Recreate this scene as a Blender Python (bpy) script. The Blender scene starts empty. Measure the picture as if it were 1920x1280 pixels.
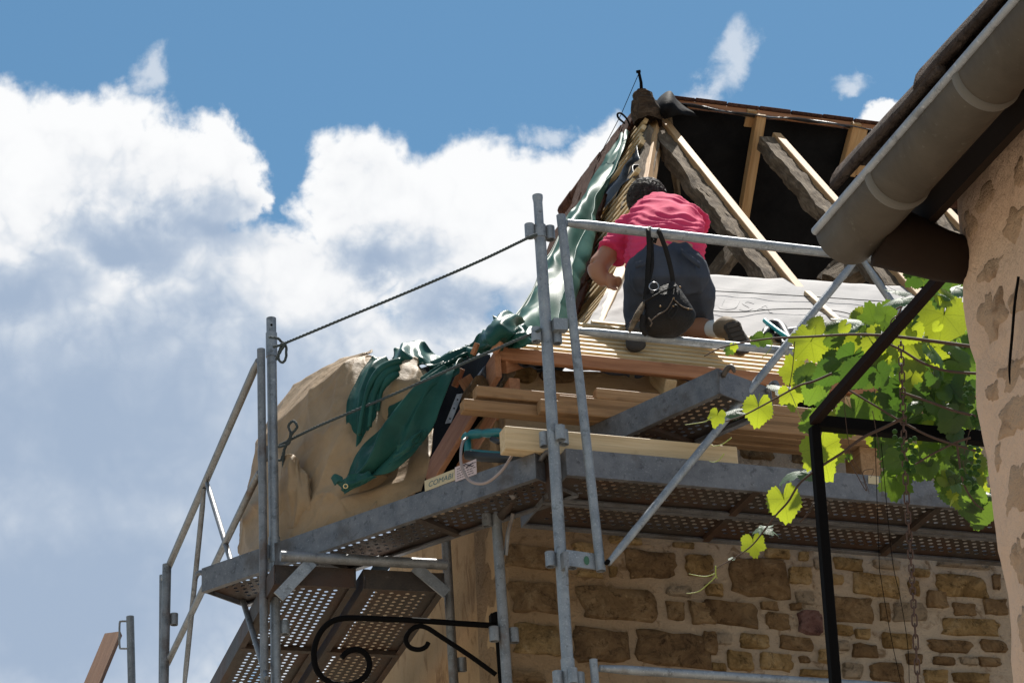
import bpy, bmesh, math, random
from mathutils import Vector, Matrix, noise
random.seed(7)
rad = math.radians
sc = bpy.context.scene
C = sc.collection
V = Vector

# ------------------------------------------------------------------ camera
FPX = 5600.0                      # focal length in pixels of a 1920 px wide picture
TH = rad(25.0); RHO = math.atan(580/12040)
EYE = V((0, 0, 1.6))
FW = V((0, math.cos(TH), math.sin(TH)))
_r0 = V((1, 0, 0)); _u0 = V((0, -math.sin(TH), math.cos(TH)))
RT = _r0*math.cos(RHO) - _u0*math.sin(RHO)
UP = _r0*math.sin(RHO) + _u0*math.cos(RHO)
cam = bpy.data.cameras.new('camera'); camo = bpy.data.objects.new('camera', cam); C.objects.link(camo)
cam.sensor_width = 36; cam.lens = 36*FPX/1920; cam.clip_start = .1; cam.clip_end = 3000
camo.matrix_world = Matrix.Translation(EYE) @ Matrix((RT, UP, -FW)).transposed().to_4x4()
sc.camera = camo

# ------------------------------------------------------------------ sky, sun, exposure
SUN_EL = rad(66); SUN_AZ = rad(16)         # azimuth from +Y towards +X
sun = bpy.data.lights.new('sun', 'SUN'); suno = bpy.data.objects.new('sun', sun); C.objects.link(suno)
sun.energy = 5.0; sun.angle = rad(.53); sun.color = (1, .95, .87)
sdir = V((math.sin(SUN_AZ)*math.cos(SUN_EL), math.cos(SUN_AZ)*math.cos(SUN_EL), math.sin(SUN_EL)))
suno.rotation_euler = sdir.to_track_quat('Z', 'Y').to_euler()
sc.view_settings.view_transform = 'Standard'; sc.view_settings.look = 'None'
sc.view_settings.gamma = 1; sc.view_settings.use_curve_mapping = False
sc.view_settings.exposure = 0.8

class NT:
    """small node-tree helper"""
    def __init__(s, tree): s.t = tree; s.n = tree.nodes; s.l = tree.links
    def new(s, typ, ins=None, **kw):
        n = s.n.new(typ)
        for k, v in kw.items(): setattr(n, k, v)
        for k, v in (ins or {}).items():
            i = n.inputs[k]
            if isinstance(v, bpy.types.NodeSocket): s.l.new(v, i)
            else: i.default_value = v
        return n
    def math(s, op, a, b=0., clamp=False):
        return s.new('ShaderNodeMath', {0: a, 1: b}, operation=op, use_clamp=clamp).outputs[0]
    def vec(s, op, a, b=(0, 0, 0)):
        n = s.new('ShaderNodeVectorMath', {0: a, 1: b}, operation=op)
        return n.outputs[1] if op in ('DOT_PRODUCT', 'LENGTH') else n.outputs[0]
    def ramp(s, fac, stops, interp='LINEAR'):
        n = s.new('ShaderNodeValToRGB', {0: fac}); cr = n.color_ramp; cr.interpolation = interp
        while len(cr.elements) < len(stops): cr.elements.new(.5)
        for e, (p, c) in zip(cr.elements, stops): e.position = p; e.color = (*c, 1) if len(c) == 3 else c
        return n.outputs[0]
    def noise(s, vec, scale, detail=5, rough=.55, dist=0., out=0, dim='3D'):
        n = s.new('ShaderNodeTexNoise', {'Vector': vec, 'Scale': scale, 'Detail': detail, 'Roughness': rough, 'Distortion': dist})
        return n.outputs[out]
    def mix(s, fac, a, b, blend='MIX'):
        n = s.new('ShaderNodeMix', data_type='RGBA', blend_type=blend)
        for i, v in ((0, fac), (6, a), (7, b)):
            if isinstance(v, bpy.types.NodeSocket): s.l.new(v, n.inputs[i])
            else: n.inputs[i].default_value = (*v, 1) if hasattr(v, '__len__') and len(v) == 3 else v
        return n.outputs[2]
    def smooth(s, x, a, b):
        n = s.new('ShaderNodeMapRange', {0: x, 1: a, 2: b, 3: 0., 4: 1.}, interpolation_type='SMOOTHSTEP')
        return n.outputs[0]

w = bpy.data.worlds.new('World'); sc.world = w; w.use_nodes = True
w.node_tree.nodes.clear(); T = NT(w.node_tree)
d = T.new('ShaderNodeTexCoord').outputs['Generated']
d = T.vec('NORMALIZE', d)
fd = T.vec('DOT_PRODUCT', d, tuple(FW)); fdc = T.math('MAXIMUM', fd, .35)
ax = T.math('MULTIPLY', T.math('DIVIDE', T.vec('DOT_PRODUCT', d, tuple(RT)), fdc), FPX/100)
ay = T.math('MULTIPLY', T.math('DIVIDE', T.vec('DOT_PRODUCT', d, tuple(UP)), fdc), FPX/100)
n1 = T.noise(d, 22, 8, .58, .2); n2 = T.noise(d, 75, 8, .62, .3); n3 = T.noise(d, 9, 3, .5)
warp = T.math('MULTIPLY', T.math('SUBTRACT', n1, .5), 2.6)
warp2 = T.math('MULTIPLY', T.math('SUBTRACT', T.noise(T.vec('ADD', d, (5, 3, 1)), 22, 8, .58, .2), .5), 2.6)
P = T.new('ShaderNodeCombineXYZ', {0: T.math('ADD', ax, warp), 1: T.math('ADD', ay, warp2), 2: 0.}).outputs[0]
def blobs(lst):
    acc = None
    for (px, py, rx, ry) in lst:
        q = T.vec('MULTIPLY', T.vec('SUBTRACT', P, ((px-960)/100, (640-py)/100, 0)), (100/rx, 100/ry, 0))
        v = T.math('SUBTRACT', 1., T.vec('LENGTH', q))
        acc = v if acc is None else T.new('ShaderNodeMath', {0: acc, 1: v, 2: .12}, operation='SMOOTH_MAX').outputs[0]
    return acc
massL = blobs([(20, 370, 260, 235), (150, 330, 210, 180), (270, 390, 220, 190), (395, 320, 125, 110), (450, 350, 75, 70),
               (150, 900, 620, 560), (470, 620, 330, 230)])
massR = blobs([(690, 390, 150, 165), (850, 420, 190, 195), (1010, 440, 190, 180), (1130, 410, 150, 170), (660, 900, 620, 420), (1250, 700, 300, 350)])
small = blobs([(1690, 205, 85, 55), (1730, 230, 90, 50)])
wisp = blobs([(1595, 118, 50, 26), (1385, 130, 45, 80), (1870, 18, 60, 36), (265, 140, 40, 60), (1030, 250, 50, 30), (1350, 175, 60, 30)])
det = T.math('SUBTRACT', n2, .5)
nb1 = T.noise(d, 34, 3, .5, .3); nb2 = T.noise(d, 85, 3, .5, .3)
bl = T.math('SUBTRACT', T.math('ABSOLUTE', T.math('SUBTRACT', nb1, .5)), .08); bl2 = T.math('SUBTRACT', T.math('ABSOLUTE', T.math('SUBTRACT', nb2, .5)), .08)
lump = T.math('ADD', T.math('MULTIPLY', bl, 1.1), T.math('MULTIPLY', bl2, .8))
mass = T.new('ShaderNodeMath', {0: massL, 1: massR, 2: .05}, operation='SMOOTH_MAX').outputs[0]
mass = T.math('MAXIMUM', mass, small)
den = T.smooth(T.math('ADD', mass, T.math('ADD', T.math('MULTIPLY', det, .40), T.math('MULTIPLY', lump, .55))), -.06, .20)
wd = T.math('MULTIPLY', T.smooth(T.math('ADD', wisp, T.math('MULTIPLY', det, 1.7)), .0, .9), .55)
den = T.math('MAXIMUM', den, wd)
# the same kind of broken cumulus over the rest of the sky
gen = T.smooth(T.math('ADD', T.noise(d, 3.2, 9, .6, .25), T.math('MULTIPLY', det, .10)), .49, .58)
inf = T.smooth(fd, .955, .975)                         # 1 inside the part of the sky the photograph shows
den = T.new('ShaderNodeMix', {0: inf, 2: gen, 3: den}).outputs[0]
# cloud body: billowing lit heads, blue grey bellies
sepd = T.new('ShaderNodeSeparateXYZ', {0: d}).outputs
grey = blobs([(150, 820, 560, 330), (90, 1150, 700, 380), (420, 430, 95, 80), (560, 950, 420, 420), (880, 575, 170, 45), (20, 545, 230, 70), (700, 470, 120, 60), (240, 470, 160, 60)])
var = T.math('ADD', T.math('MULTIPLY', T.math('SUBTRACT', n1, .5), 1.5), T.math('ADD', T.math('MULTIPLY', bl, -2.2), T.math('MULTIPLY', bl2, -1.2)))
calm = T.math('SUBTRACT', 1., T.math('MULTIPLY', T.smooth(grey, .05, .6), .62))
body = T.math('ADD', T.math('MULTIPLY', grey, .95), T.math('MULTIPLY', var, calm))
edge_in = T.smooth(mass, .05, .55)                      # thin sunlit edge, greyer within
body = T.math('ADD', body, T.math('MULTIPLY', edge_in, .30)); body = T.math('ADD', body, .02)
bodyg = T.math('ADD', T.math('MULTIPLY', T.math('SUBTRACT', n1, .5), 2.0), .30)
body = T.new('ShaderNodeMix', {0: inf, 2: bodyg, 3: body}).outputs[0]
ccol = T.ramp(T.smooth(body, -.38, 1.15), [(0, (.56, .565, .57)), (.25, (.52, .528, .54)), (.45, (.435, .458, .49)), (.65, (.345, .385, .44)), (.85, (.265, .315, .39)), (1, (.215, .27, .355))])
sky = T.new('ShaderNodeTexSky', sky_type='NISHITA', sun_disc=False, sun_elevation=SUN_EL, sun_rotation=SUN_AZ,
            altitude=300, air_density=1.0, dust_density=.35, ozone_density=3.0).outputs[0]
skyc = T.mix(1., sky, (.045, .062, .060), 'MULTIPLY')
col = T.mix(den, skyc, ccol)
below = T.smooth(sepd[2], -.04, .0)
col = T.mix(below, (.07, .065, .06), col)
T.new('ShaderNodeOutputWorld', {0: T.new('ShaderNodeBackground', {0: col, 1: 1.0}).outputs[0]})

# ------------------------------------------------------------------ places: pixel rays met with real planes
def ray(x, y): return RT*((x-960)/FPX) + UP*((640-y)/FPX) + FW
def D(x, y, zc): return EYE + ray(x, y)*zc
def on_plane(x, y, p, n):
    r = ray(x, y); return EYE + r*((V(p)-EYE).dot(n)/r.dot(n))
def on_z(x, y, z):
    r = ray(x, y); return EYE + r*((z-EYE.z)/r.z)
bB = rad(19.3); bC = rad(106.3); bR = rad(111)
dB = V((math.cos(bB), math.sin(bB), 0)); nB = V((-math.sin(bB), math.cos(bB), 0))   # along the front wall, into the house
dC = V((math.cos(bC), math.sin(bC), 0)); nC = V((math.sin(bC), -math.cos(bC), 0))   # along the side wall; nC points into the house (right)
dR = V((math.cos(bR), math.sin(bR), 0))
O = V((0.198, 11.295, 0))
Zv = V((0, 0, 1))
def at(s, u, z): return O + dB*s + nB*u + Zv*z
def pu(x, y, u): return on_plane(x, y, O + nB*u, nB)          # on the vertical plane u metres behind the front scaffold line
A0 = V((-1.431, 12.467, 0)); dA = V((1.508, -1.142, 0)).normalized(); nA = V((-dA.y, dA.x, 0))
def pa(x, y, v): return on_plane(x, y, A0 + nA*v, nA)         # the same for the diagonal bridging platform
P510 = V((-1.05, 12.109, 0))
def pc(x, y, v): return on_plane(x, y, P510 + nC*v, nC)       # the same for the side scaffold line

# ------------------------------------------------------------------ object helpers
WM = {}                                                       # world matrices by object name
def setp(o, **kw):
    for k, v in kw.items():
        if v: o[k] = v
    return o
def link(o, parent=None, M=None):
    C.objects.link(o); M = M or Matrix.Identity(4)
    if parent is not None:
        o.parent = parent; o.matrix_parent_inverse = WM[parent.name].inverted()
    o.matrix_basis = M; WM[o.name] = M.copy()
    return o
def thing(name, label, cat, loc=(0, 0, 0), group=None):
    o = bpy.data.objects.new(name, None); o.empty_display_size = .1
    link(o, None, Matrix.Translation(V(loc)))
    return setp(o, label=label, category=cat, group=group)
class MB:
    def __init__(s): s.v = []; s.f = []
    def add(s, vs, fs):
        b = len(s.v); s.v += [V(x) for x in vs]; s.f += [tuple(b+i for i in f) for f in fs]; return s
    def box(s, c, ax, ay_, az, taper=1.):
        """box centred at c with half-axis vectors"""
        c = V(c); vs = []
        for k in (-1, 1):
            for j in (-1, 1):
                for i in (-1, 1): vs.append(c + ax*i + ay_*j + az*k)
        return s.add(vs, [(0, 2, 3, 1), (4, 5, 7, 6), (0, 1, 5, 4), (2, 6, 7, 3), (0, 4, 6, 2), (1, 3, 7, 5)])
    def tube(s, pts, r, n=12, caps=True, flat=None):
        pts = [V(p) for p in pts]; m = len(pts)
        rs = r if hasattr(r, '__len__') else [r]*m
        t0 = (pts[1]-pts[0]).normalized()
        ref = V((0, 0, 1)) if abs(t0.z) < .9 else V((1, 0, 0))
        a = t0.cross(ref).normalized(); vs = []
        for i, p in enumerate(pts):
            t = (pts[min(i+1, m-1)]-pts[max(i-1, 0)]).normalized()
            a = (a - t*a.dot(t)).normalized(); b = t.cross(a)
            for k in range(n):
                q = 2*math.pi*k/n; vs.append(p + (a*math.cos(q) + b*math.sin(q))*rs[i])
        fs = [(i*n+k, i*n+(k+1) % n, (i+1)*n+(k+1) % n, (i+1)*n+k) for i in range(m-1) for k in range(n)]
        if caps: fs += [tuple(range(n-1, -1, -1)), tuple((m-1)*n+k for k in range(n))]
        return s.add(vs, fs)
    def pipe(s, p0, p1, r, t=.0035, n=16, hole=.06):
        """open ended scaffold tube: you can look into its ends"""
        p0 = V(p0); p1 = V(p1); ax = (p1-p0).normalized()
        ref = V((0, 0, 1)) if abs(ax.z) < .9 else V((1, 0, 0))
        a = ax.cross(ref).normalized(); b = ax.cross(a); ring = []
        for (p, q) in ((p0+ax*hole, r-t), (p0, r-t), (p0, r), (p1, r), (p1, r-t), (p1-ax*hole, r-t)):
            ring.append([p + (a*math.cos(2*math.pi*k/n) + b*math.sin(2*math.pi*k/n))*q for k in range(n)])
        vs = [v for rr in ring for v in rr]
        fs = [(i*n+k, i*n+(k+1) % n, (i+1)*n+(k+1) % n, (i+1)*n+k) for i in range(5) for k in range(n)]
        fs += [tuple(range(n-1, -1, -1)), tuple(5*n+k for k in range(n))]
        return s.add(vs, [tuple(reversed(f)) for f in fs])
    def grid(s, rows, closed=False):
        m = len(rows); n = len(rows[0]); vs = [p for r in rows for p in r]
        fs = [(i*n+k, i*n+k+1, (i+1)*n+k+1, (i+1)*n+k) for i in range(m-1) for k in range(n-1)]
        if closed: fs += [(i*n+n-1, i*n, (i+1)*n, (i+1)*n+n-1) for i in range(m-1)]
        return s.add(vs, fs)
    def build(s, name, mat, parent=None, M=None, smooth=False, bevel=0, solid=0, sub=0, fix=False):
        me = bpy.data.meshes.new(name); me.from_pydata([tuple(v) for v in s.v], [], s.f)
        if fix or bevel:
            bm = bmesh.new(); bm.from_mesh(me)
            if fix: bmesh.ops.recalc_face_normals(bm, faces=bm.faces)
            if bevel: bmesh.ops.bevel(bm, geom=bm.edges[:], offset=bevel, segments=1, profile=.6, affect='EDGES', clamp_overlap=True)
            bm.to_mesh(me); bm.free()
        if smooth:
            me.polygons.foreach_set('use_smooth', [True]*len(me.polygons))
            if smooth is not True: me.set_sharp_from_angle(angle=rad(smooth))
        me.materials.append(mat)
        o = bpy.data.objects.new(name, me); link(o, parent, M)
        if solid:
            md = o.modifiers.new('thick', 'SOLIDIFY'); md.thickness = solid; md.offset = 0
        if sub:
            md = o.modifiers.new('sub', 'SUBSURF'); md.levels = sub; md.render_levels = sub
        return o
def frame(p0, p1, up=Zv):
    """matrix with X from p0 to p1, Z towards up, origin at p0"""
    x = (V(p1)-V(p0)).normalized(); z = (V(up) - x*V(up).dot(x)).normalized(); y = z.cross(x)
    M = Matrix((x, y, z)).transposed().to_4x4(); M.translation = V(p0); return M
def timber(name, p0, p1, wd, ht, mat, parent=None, up=Zv, bevel=.003, seg=1, rough=0, label=None, seedv=0):
    """a timber of width wd, height ht whose top centre line runs p0 -> p1, in its own frame"""
    L = (V(p1)-V(p0)).length; M = frame(p0, p1, up); b = MB()
    if seg == 1:
        b.box((L/2, 0, -ht/2), V((L/2, 0, 0)), V((0, wd/2, 0)), V((0, 0, ht/2)))
        o = b.build(name, mat, parent, M, bevel=bevel)
    else:
        ring = 12; rows = []
        for i in range(seg+1):
            x = L*i/seg; row = []
            for k in range(ring):
                q = 2*math.pi*(k+.5)/ring; c, s_ = math.cos(q), math.sin(q)
                e = max(abs(c), abs(s_)); y = c/e*wd/2; z = s_/e*ht/2 - ht/2
                nn = noise.noise_vector(V((x*5+seedv*7.1, y*16, z*16)))*rough + noise.noise_vector(V((x*17+seedv*3.3, y*40, z*40)))*rough*.5
                row.append(V((x, y, z)) + V((nn.x*.4, nn.y, nn.z)))
            rows.append(row)
        b.grid(rows, closed=True)
        n = ring; m = seg
        b.f += [tuple(range(n-1, -1, -1)), tuple(m*n+k for k in range(n))]
        o = b.build(name, mat, parent, M, smooth=50, fix=True)
    return setp(o, label=label)
def crom(p, t):
    """Catmull-Rom through a list, t in 0..1"""
    n = len(p)-1; x = min(max(t*n, 0), n-1e-9); i = int(x); f = x-i
    a, b_, c, e = p[max(i-1, 0)], p[i], p[i+1], p[min(i+2, n)]
    return (b_*2 + (c-a)*f + (a*2-b_*5+c*4-e)*f*f + (b_*3-a-c*3+e)*f**3)*.5
def path(pts, n): return [crom(pts, i/(n-1)) for i in range(n)]
def loft(rows, nu, nv, fn=None):
    """smooth sheet through rows of points; fn(u, v) gives a lift along the normal"""
    cols = [path(r, nu) for r in rows]
    g = [[crom([c[i] for c in cols], j/(nv-1)) for i in range(nu)] for j in range(nv)]
    if fn:
        out = []; tot = 0
        for j in range(0, nv, 3):
            for i in range(0, nu, 3):
                c_ = (g[j][min(i+1, nu-1)]-g[j][max(i-1, 0)]).cross(g[min(j+1, nv-1)][i]-g[max(j-1, 0)][i]); tot += c_.dot(EYE-g[j][i])
        sg_ = 1 if tot > 0 else -1
        for j in range(nv):
            row = []
            for i in range(nu):
                du = g[j][min(i+1, nu-1)]-g[j][max(i-1, 0)]; dv = g[min(j+1, nv-1)][i]-g[max(j-1, 0)][i]
                nn = du.cross(dv)
                nn = nn.normalized() if nn.length > 1e-9 else V((0, 0, 1))
                nn = nn*sg_
                row.append(g[j][i] + nn*fn(i/(nu-1), j/(nv-1)))
            out.append(row)
        g = out
    return g

# ------------------------------------------------------------------ materials
def mat(name, base, rough=.7, metal=0., spec=.5):
    m = bpy.data.materials.new(name); m.use_nodes = True; t = NT(m.node_tree); m.node_tree.nodes.clear()
    b = t.new('ShaderNodeBsdfPrincipled', {'Roughness': rough, 'Metallic': metal, 'Specular IOR Level': spec})
    o = t.new('ShaderNodeOutputMaterial', {0: b.outputs[0]})
    if base is not None: b.inputs['Base Color'].default_value = (*base, 1)
    return m, t, b
def coords(t, scale=(1, 1, 1), rnd=True):
    c = t.new('ShaderNodeTexCoord').outputs['Object']
    if rnd:
        r = t.new('ShaderNodeObjectInfo').outputs['Random']
        c = t.vec('ADD', c, t.vec('MULTIPLY', t.new('ShaderNodeCombineXYZ', {0: r, 1: r, 2: r}).outputs[0], (17., 31., 47.)))
    return t.vec('MULTIPLY', c, scale)
def bump(t, b, h, dist=.01, strength=1.):
    n = t.new('ShaderNodeBump', {'Height': h, 'Distance': dist, 'Strength': strength}); t.l.new(n.outputs[0], b.inputs['Normal'])
def plug(t, b, name, sock): t.l.new(sock, b.inputs[name])

def m_steel(name, c0, c1, rust=(.10, .055, .03), amount=.0, metal=.55, rough=.5):
    m, t, b = mat(name, None, rough, metal)
    c = coords(t); n = t.noise(c, 14, 6, .65); fine = t.noise(c, 130, 3, .6); big = t.noise(c, 3.1, 5, .6)
    col = t.ramp(n, [(.3, c0), (.7, c1)])
    col = t.mix(t.smooth(fine, .55, .8), col, tuple(min(1, x*1.35) for x in c1))
    spl = t.noise(c, 24, 7, .7); col = t.mix(t.math('MULTIPLY', t.smooth(spl, .60, .70), .4), col, tuple(min(1, x*1.5+.03) for x in c1)); col = t.mix(t.math('MULTIPLY', t.smooth(t.noise(c, 27, 6, .7), .56, .66), .55), col, tuple(x*.45 for x in c0))
    col = t.mix(t.math('MULTIPLY', t.smooth(big, .62-amount*.35, .75-amount*.2), .85), col, rust)
    plug(t, b, 'Base Color', col)
    plug(t, b, 'Roughness', t.ramp(n, [(.2, (rough-.12,)*3), (.8, (rough+.18,)*3)]))
    bump(t, b, t.math('ADD', fine, t.math('MULTIPLY', n, .6)), .0012)
    return m
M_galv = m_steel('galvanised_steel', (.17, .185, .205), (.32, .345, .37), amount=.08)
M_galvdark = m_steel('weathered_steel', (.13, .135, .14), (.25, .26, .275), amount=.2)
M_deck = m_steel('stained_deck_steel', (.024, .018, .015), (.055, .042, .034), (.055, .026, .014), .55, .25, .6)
M_rail = m_steel('deck_rail_steel', (.10, .10, .107), (.19, .195, .21), (.07, .052, .038), amount=.3, metal=.5)
M_iron = mat('black_iron', (.004, .0035, .0035), .8, .0, .06)[0]

def m_wood(name, c0, c1, c2, rough=.65, bumpd=.002, gs=1.):
    m, t, b = mat(name, None, rough, spec=.3)
    c = coords(t, (1.6*gs, 26*gs, 26*gs) if gs == 1. else (5., 22., 22.)); n = t.noise(c, 1.6, 6, .6, .6)
    f = t.noise(coords(t, (5, 160, 160)), 1., 4, .6); k = t.noise(coords(t), 7, 3, .5)
    col = t.ramp(n, [(.25, c0), (.5, c1), (.75, c2)])
    col = t.mix(t.math('MULTIPLY', t.smooth(f, .45, .75), .35), col, tuple(x*.45 for x in c0))
    col = t.mix(t.math('MULTIPLY', t.smooth(k, .6, .75), .4), col, tuple(x*.6 for x in c0))
    plug(t, b, 'Base Color', col); bump(t, b, t.math('ADD', n, t.math('MULTIPLY', f, .6)), bumpd)
    return m
M_pine = m_wood('new_pine', (.34, .19, .085), (.45, .275, .13), (.53, .36, .20))
M_pinepale = m_wood('pale_new_pine', (.46, .33, .18), (.56, .42, .25), (.64, .50, .32))
M_batten = m_wood('batten_pine', (.46, .32, .16), (.58, .43, .24), (.66, .52, .33))
M_red = m_wood('reddish_timber', (.24, .10, .05), (.34, .155, .075), (.42, .21, .11))
M_beam = m_wood('stacked_timber', (.20, .11, .052), (.30, .175, .085), (.38, .24, .13))
M_old = m_wood('old_oak', (.05, .035, .023), (.13, .095, .062), (.27, .21, .145), .95, .012, .8)
M_board = m_wood('brown_board', (.12, .05, .025), (.17, .08, .04), (.22, .11, .055))

def m_stone(name, stops, bs=1., rough=.95):
    m, t, b = mat(name, None, rough, spec=.15)
    c = coords(t); n = t.noise(c, 9*bs, 9, .7, .6); f = t.noise(c, 60*bs, 6, .75); big = t.noise(c, 3.3*bs, 3, .5)
    g = t.new('ShaderNodeObjectInfo').outputs['Random']
    n = t.math('ADD', t.math('MULTIPLY', t.math('SUBTRACT', n, .5), 1.7), .5)
    col = t.ramp(t.math('ADD', t.math('MULTIPLY', n, .8), t.math('MULTIPLY', g, .2)), stops)
    spk = t.noise(c, 26*bs, 7, .75, .5); col = t.mix(t.math('MULTIPLY', t.smooth(spk, .50, .68), .8), col, tuple(x*.35 for x in stops[0][1])); col = t.mix(t.math('MULTIPLY', t.smooth(t.noise(c, 34*bs, 6, .7), .6, .75), .5), col, tuple(min(1, x*1.5) for x in stops[-1][1]))
    col = t.mix(t.smooth(f, .55, .85), col, tuple(x*.4 for x in stops[0][1]))
    col = t.mix(t.math('MULTIPLY', t.smooth(big, .55, .75), .45), col, stops[-1][1])
    plug(t, b, 'Base Color', col); bump(t, b, t.math('ADD', n, t.math('MULTIPLY', f, .5)), .045)
    return m
M_stone = m_stone('ochre_stone', [(.2, (.12, .070, .028)), (.45, (.26, .165, .070)), (.62, (.38, .255, .12)), (.85, (.48, .36, .21))])
M_stonedark = m_stone('brown_stone', [(.2, (.095, .055, .028)), (.5, (.21, .13, .066)), (.8, (.35, .245, .14))])
M_stonepurple = m_stone('purple_stone', [(.25, (.09, .045, .045)), (.5, (.19, .10, .09)), (.8, (.30, .2, .19))])
M_stonepale = m_stone('pale_stone', [(.25, (.25, .19, .13)), (.5, (.33, .26, .19)), (.8, (.40, .33, .26))])
def m_mortar(name, a, b_, dark, sc_=1., lo=.52, streak=(1, 1, 1)):
    m, t, b = mat(name, None, .95, spec=.1)
    c = coords(t, streak, False); n = t.noise(c, 4.5*sc_, 8, .65, .3); f = t.noise(c, 90*sc_, 5, .7); k = t.noise(c, 11*sc_, 6, .6, .8)
    col = t.mix(n, a, b_); col = t.mix(t.math('MULTIPLY', t.smooth(k, lo, lo+.22), .8), col, dark)
    col = t.mix(t.math('MULTIPLY', t.smooth(f, .6, .8), .4), col, tuple(x*.55 for x in a))
    plug(t, b, 'Base Color', col); bump(t, b, t.math('ADD', t.math('MULTIPLY', k, .8), t.math('MULTIPLY', f, .5)), .015)
    return m
def m_joint():
    m, t, b = mat('lime_mortar', None, .95, spec=.1)
    c = coords(t, rnd=False); n = t.noise(c, 5, 8, .65, .3); f = t.noise(c, 80, 6, .7); k = t.noise(c, 15, 7, .65, .8); big = t.noise(c, 1.3, 3, .5)
    x = t.new('ShaderNodeSeparateXYZ', {0: c}).outputs[0]
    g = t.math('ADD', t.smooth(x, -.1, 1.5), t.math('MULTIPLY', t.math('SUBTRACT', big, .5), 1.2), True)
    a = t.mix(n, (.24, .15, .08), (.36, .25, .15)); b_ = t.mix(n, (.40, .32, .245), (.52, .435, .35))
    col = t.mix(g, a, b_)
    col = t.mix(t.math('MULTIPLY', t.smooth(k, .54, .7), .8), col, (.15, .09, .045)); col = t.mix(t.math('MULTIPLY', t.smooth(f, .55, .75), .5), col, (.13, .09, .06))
    plug(t, b, 'Base Color', col); bump(t, b, t.math('ADD', k, t.math('MULTIPLY', f, .6)), .03); return m
M_mortar = m_joint()
M_render = m_mortar('brown_render', (.34, .22, .12), (.42, .30, .18), (.16, .09, .045), .8, .5, (1, 1, .55))
M_plaster = m_mortar('old_plaster', (.40, .27, .16), (.48, .35, .22), (.2, .12, .065), 1.2, .58, (1, 1, 2.2))
M_pink = m_mortar('pink_render', (.54, .36, .245), (.70, .51, .385), (.24, .135, .075), .95, .56, (1, 1, .62))

def m_cloth(name, c0, c1, rough, spec=.5, wr=.006, coat=0.):
    m, t, b = mat(name, None, rough, spec=spec)
    c = coords(t, rnd=False); n = t.noise(c, 6, 6, .6, .4); f = t.noise(c, 38, 5, .6, .3); s_ = t.noise(c, 17, 6, .7)
    col = t.ramp(n, [(.3, c0), (.7, c1)]); col = t.mix(t.math('MULTIPLY', t.smooth(s_, .55, .75), .3), col, tuple(x*.5 for x in c0))
    plug(t, b, 'Base Color', col); bump(t, b, t.math('ADD', t.math('MULTIPLY', f, .35), n), wr)
    return m
M_green = m_cloth('green_tarp', (.010, .052, .042), (.020, .085, .070), .38, .13, .0022)
M_green2 = m_cloth('faded_green_tarp', (.016, .066, .052), (.030, .098, .078), .5, .05, .0015)
M_beige = m_cloth('beige_tarp', (.24, .165, .095), (.34, .24, .145), .62, .2, .008)
M_black = m_cloth('black_underlay', (.006, .006, .007), (.012, .012, .013), .75, .05)
M_flap = m_cloth('grey_film', (.03, .033, .04), (.065, .07, .085), .42, .35)
M_dark = mat('eave_shade_wood', (.022, .014, .010), .9, spec=.1)[0]  # near-black: the shade under the eave is put into the colour
M_slate = m_stone('brown_tile', [(.25, (.07, .028, .018)), (.5, (.13, .055, .035)), (.8, (.20, .10, .07))], 2.)
M_canal = m_stone('old_canal_tile', [(.25, (.07, .05, .042)), (.5, (.13, .095, .08)), (.8, (.20, .155, .13))], 2.)
M_brick = m_stone('red_brick', [(.25, (.08, .03, .02)), (.5, (.14, .055, .036)), (.8, (.20, .10, .07))], 2.)
def m_zinc():
    m, t, b = mat('zinc', None, .6, .0, .25)
    c = coords(t, rnd=False); n = t.noise(c, 7, 7, .7, .5); f = t.noise(c, 60, 4, .6)
    col = t.ramp(n, [(.3, (.045, .035, .025)), (.7, (.082, .067, .050))]); col = t.mix(t.smooth(f, .62, .8), col, (.12, .11, .09))
    plug(t, b, 'Base Color', col); bump(t, b, n, .002); return m
M_zinc = m_zinc(); M_solder = mat('dull_solder', (.115, .105, .09), .7)[0]
def m_membrane():
    m, t, b = mat('white_membrane', None, .75, spec=.2)
    c = coords(t, rnd=False)
    q = t.new('ShaderNodeMapping', {0: c, 2: (0, 0, -bB)}, vector_type='POINT').outputs[0]
    wv = t.new('ShaderNodeTexWave', {'Vector': q, 'Scale': 42., 'Distortion': .6, 'Detail': 2.}, bands_direction='X').outputs[0]
    w2 = t.new('ShaderNodeTexWave', {'Vector': q, 'Scale': 50., 'Distortion': .4, 'Detail': 2.}, bands_direction='Z').outputs[0]
    n = t.noise(c, 4, 6, .6, .8); s_ = t.noise(t.vec('MULTIPLY', q, (2.2, 5., 5.)), 1.5, 4, .55, .2)
    col = t.mix(t.math('MULTIPLY', t.math('MULTIPLY', wv, w2), .35), (.245, .238, .24), (.12, .116, .12))
    col = t.mix(t.math('MULTIPLY', t.smooth(s_, .53, .7), .55), col, (.12, .12, .125))
    plug(t, b, 'Base Color', col); bump(t, b, n, .006); return m
M_memb = m_membrane()
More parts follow.
